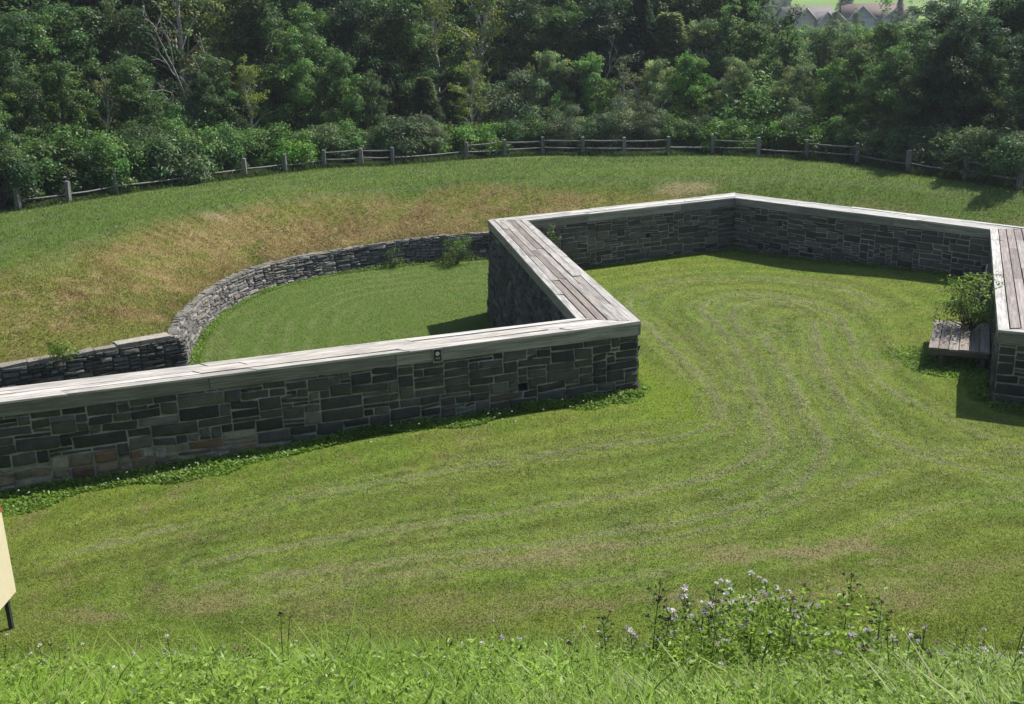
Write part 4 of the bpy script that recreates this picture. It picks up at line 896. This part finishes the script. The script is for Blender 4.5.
tag(make_mesh('daisy_flowers',V,[Q],C,None,M_flower),'tiny white flowers in the weeds below the front wall','flowers',kind='stuff')
# clippings lying along the mower's tracks
CP=[];CDr=[];CCl=[]
for k,t in enumerate(TRS):
    P_t=np.array(t); seg=P_t[1:]-P_t[:-1]; sl=np.hypot(*seg.T); L_=np.concatenate([[0],np.cumsum(sl)])
    for off,wt in ((0,1.),(.16,.35),(-.42,.5),(.42,.45),(.84,.3),(-.84,.3)):
        n=int(L_[-1]*(520 if k<5 else 300)*wt); u=rng.uniform(0,L_[-1],n); i=np.clip(np.searchsorted(L_,u)-1,0,len(seg)-1)
        p=P_t[i]+seg[i]*((u-L_[i])/sl[i])[:,None]; nr=np.stack([seg[i][:,1],-seg[i][:,0]],1)/sl[i][:,None]
        keep=rng.random(n)<ss((vnoise(u,u*0+off*7,.5,k*3+11)-.3)*3.2)*ss((L_[-1]-u)/9)*(.35+.65*ss((p[:,1]-15)/5))
        p=p+nr*(off+rng.normal(0,.045,n)*(1+vnoise(u,u*0,1.3,k))+.10*(vnoise(u,u*0+off,1.7,k+40)-.5))[:,None]; p=p[keep]; i=i[keep]
        p=p[inside(P_in,p[:,0],p[:,1])&(pdist([tuple(q_) for q_ in MID],p[:,0],p[:,1])>.7)]
        CP.append(p)
p=np.concatenate(CP); n=len(p); P=np.stack([p[:,0],p[:,1],terrain(p[:,0],p[:,1])+rng.uniform(.012,.04,n)],1)
d=rdir(rng,n)*np.array([1,1,.3]); d/=np.linalg.norm(d,axis=1)[:,None]; nn=np.array([0,0,1.])+rng.normal(0,.35,(n,3)); nn-=d*(nn*d).sum(1)[:,None]; nn/=np.linalg.norm(nn,axis=1)[:,None]
V,Q,C=leaves(P,d,nn,rng.uniform(.025,.06,n),rng.uniform(.006,.013,n),np.array([.30,.32,.14])*(.6+.7*rng.random((n,1))))
tag(make_mesh('grass_clippings',V,[Q],C,None,M_flower),'pale dry clippings left in curving rows by the mower','clippings',kind='stuff')
# tall single plants
def un(px,py,y):   # bearing from the lookout to a point at distance y, used to lay out the tall stalks
    return bearing_x(px,y)
ST=[(640,'b',.6,7.3,None),(676,'b',.66,7.0,None),(700,'b',.95,7.1,None),(725,'b',1.0,7.2,None),(760,'b',1.02,7.3,None),(792,'b',.8,6.4,None),(808,'b',1.0,7.2,None),(835,'b',.9,7.0,None),(858,'b',.75,7.0,None),(662,'a',.95,6.9,'leafy stalk with dark seed heads, leftmost of the tall weeds'),(690,'b',.72,7.2,None),(712,'b',.82,7.0,None),(735,'b',.80,6.6,None),(752,'b',.90,6.8,None),(768,'b',.88,7.1,None),(785,'b',.98,6.7,None),(800,'b',.90,7.0,None),(815,'b',.85,6.5,None),(828,'b',.74,6.9,None),(778,'b',.75,6.2,None),(745,'b',.68,6.1,None),(720,'b',.62,6.3,None),
    (888,'a',1.02,6.9,'tallest leafy stalk with dark tops standing alone on the right'),(930,'a',.78,6.6,'short dark headed stalk near the right edge of the grass'),(915,'b',.55,6.4,None),(948,'b',.5,6.8,None),(608,'a',.62,7.4,'short stalk with a dark head left of the flowering clump'),(985,'b',.45,6.9,None),(845,'b',.6,6.4,None),(870,'b',.52,6.6,None)]
for (px,kd,H,y,lab) in ST:
    x=bearing_x(px,y)*.985; zg=tz(x,y)
    r=empty('tall_weed',(x,y,zg),lab or 'flowering stalk with pale lilac heads in the clump at lower right','wildflower',None if lab else 'pale flowering stalks')
    ln=rng.normal(0,.06,2); H_=H*.92; tb=MB(); pts=[np.array([ln[0]*t*t,ln[1]*t*t,H_*t]) for t in np.linspace(0,1,7)]; tb.tube(pts,np.linspace(.007,.003,7),(.10,.16,.04),5)
    tips=[pts[-1]]
    for j in range(5 if kd=='b' else 7):
        t=rng.uniform(.45,.95); o=np.array([ln[0]*t*t,ln[1]*t*t,H_*t]); a=rng.uniform(0,6.28); e=o+np.array([math.cos(a)*.07,math.sin(a)*.07,.06+.06*rng.random()]); tb.tube([o,(o+e)/2+np.array([0,0,-.01]),e],[.003,.0025,.0015],(.10,.16,.04),4); tips.append(e)
    tb.build('stem',M_bark,r,True)
    n=170 if kd=='a' else 120; t=rng.uniform(.15,1,n); a=rng.uniform(0,6.28,n); o=np.stack([ln[0]*t*t,ln[1]*t*t,H_*t],1); rad=rng.uniform(0,.05,n); o=o+np.stack([np.cos(a)*rad,np.sin(a)*rad,0*a],1)
    dd=np.stack([np.cos(a),np.sin(a),rng.uniform(0,.9,n)],1); dd/=np.linalg.norm(dd,axis=1)[:,None]; nn=np.array([0,0,1.])+rng.normal(0,.4,(n,3)); nn-=dd*(nn*dd).sum(1)[:,None]; nn/=np.linalg.norm(nn,axis=1)[:,None]
    V,Q,C=leaves(o,dd,nn,rng.uniform(.03,.06,n),rng.uniform(.012,.022,n),np.array([.17,.27,.05])*(.5+.8*rng.random((n,1)))); make_mesh('leaves',V,[Q],C,None,M_grass,parent=r)
    tp_=np.array(tips); cc=np.array([(.08,.06,.055)] if kd=='a' else [(.68,.62,.65),(.76,.70,.70),(.56,.48,.54),(.12,.09,.08)]); 
    for hp in tp_:
        V,Q,C=heads(hp[None],np.array([rng.uniform(.018,.028) if kd=='b' else rng.uniform(.014,.022)]),cc[rng.integers(0,len(cc),1)],20); make_mesh('flower_head',V,[Q],C,None,M_flower,parent=r)

# ------------------------------------------------------------------ light, camera
SUN=Vector((1.10,.85,1.66)).normalized(); el=math.asin(SUN.z); az=math.atan2(SUN.x,SUN.y)
w=bpy.data.worlds.new('World'); sc.world=w; w.use_nodes=True; nt=w.node_tree; nt.nodes.clear()
s=nt.nodes.new('ShaderNodeTexSky'); s.sky_type='NISHITA'; s.sun_disc=False; s.sun_elevation=el; s.sun_rotation=az; s.air_density=1.0; s.dust_density=1.0
b=nt.nodes.new('ShaderNodeBackground'); b.inputs[1].default_value=.10; o=nt.nodes.new('ShaderNodeOutputWorld'); nt.links.new(s.outputs[0],b.inputs[0]); nt.links.new(b.outputs[0],o.inputs[0])
l=bpy.data.lights.new('sun','SUN'); l.energy=5.0; l.angle=R(.53); l.color=(1,.95,.86); lo=bpy.data.objects.new('sun',l); COL.objects.link(lo); lo.rotation_euler=SUN.to_track_quat('Z','Y').to_euler(); lo.location=(30,40,40)
cam=bpy.data.cameras.new('camera'); co=bpy.data.objects.new('camera',cam); COL.objects.link(co); sc.camera=co
cam.sensor_width=36; cam.lens=1060/1024*36; cam.clip_end=6000; cam.clip_start=.05
from mathutils import Matrix
P_=R(17.1); Rl=R(1.6); f=Vector((0,math.cos(P_),-math.sin(P_))); r_=Vector((1,0,0)); u_=r_.cross(f)
rr=r_*math.cos(Rl)-u_*math.sin(Rl); uu=u_*math.cos(Rl)+r_*math.sin(Rl)
M=Matrix((( rr.x,uu.x,-f.x,0),(rr.y,uu.y,-f.y,0),(rr.z,uu.z,-f.z,8.0),(0,0,0,1))); co.matrix_world=M
vs=sc.view_settings; sc.display_settings.display_device='sRGB'; vs.view_transform='Standard'; vs.look='None'; vs.exposure=0.48; vs.gamma=1
sc.render.engine='CYCLES'; sc.cycles.max_bounces=6; sc.cycles.transparent_max_bounces=8; sc.cycles.transmission_bounces=4

m,nt,out=newmat('air'); pv=nt.nodes.new('ShaderNodeVolumePrincipled'); pv.inputs['Color'].default_value=(.80,.88,1,1); pv.inputs['Density'].default_value=.00035; pv.inputs['Anisotropy'].default_value=.3; nt.links.new(pv.outputs[0],out.inputs['Volume'])
B=890.; zl_,zh_=-8.,95.
hz=make_mesh('haze',[(-B,-B,zl_),(B,-B,zl_),(B,B,zl_),(-B,B,zl_),(-B,-B,zh_),(B,-B,zh_),(B,B,zh_),(-B,B,zh_)],[np.array([(3,2,1,0),(4,5,6,7),(0,1,5,4),(1,2,6,5),(2,3,7,6),(3,0,4,7)])],None,None,m)
tag(hz,'thin pale summer haze over the far slope','haze',kind='stuff'); sc.cycles.volume_bounces=0
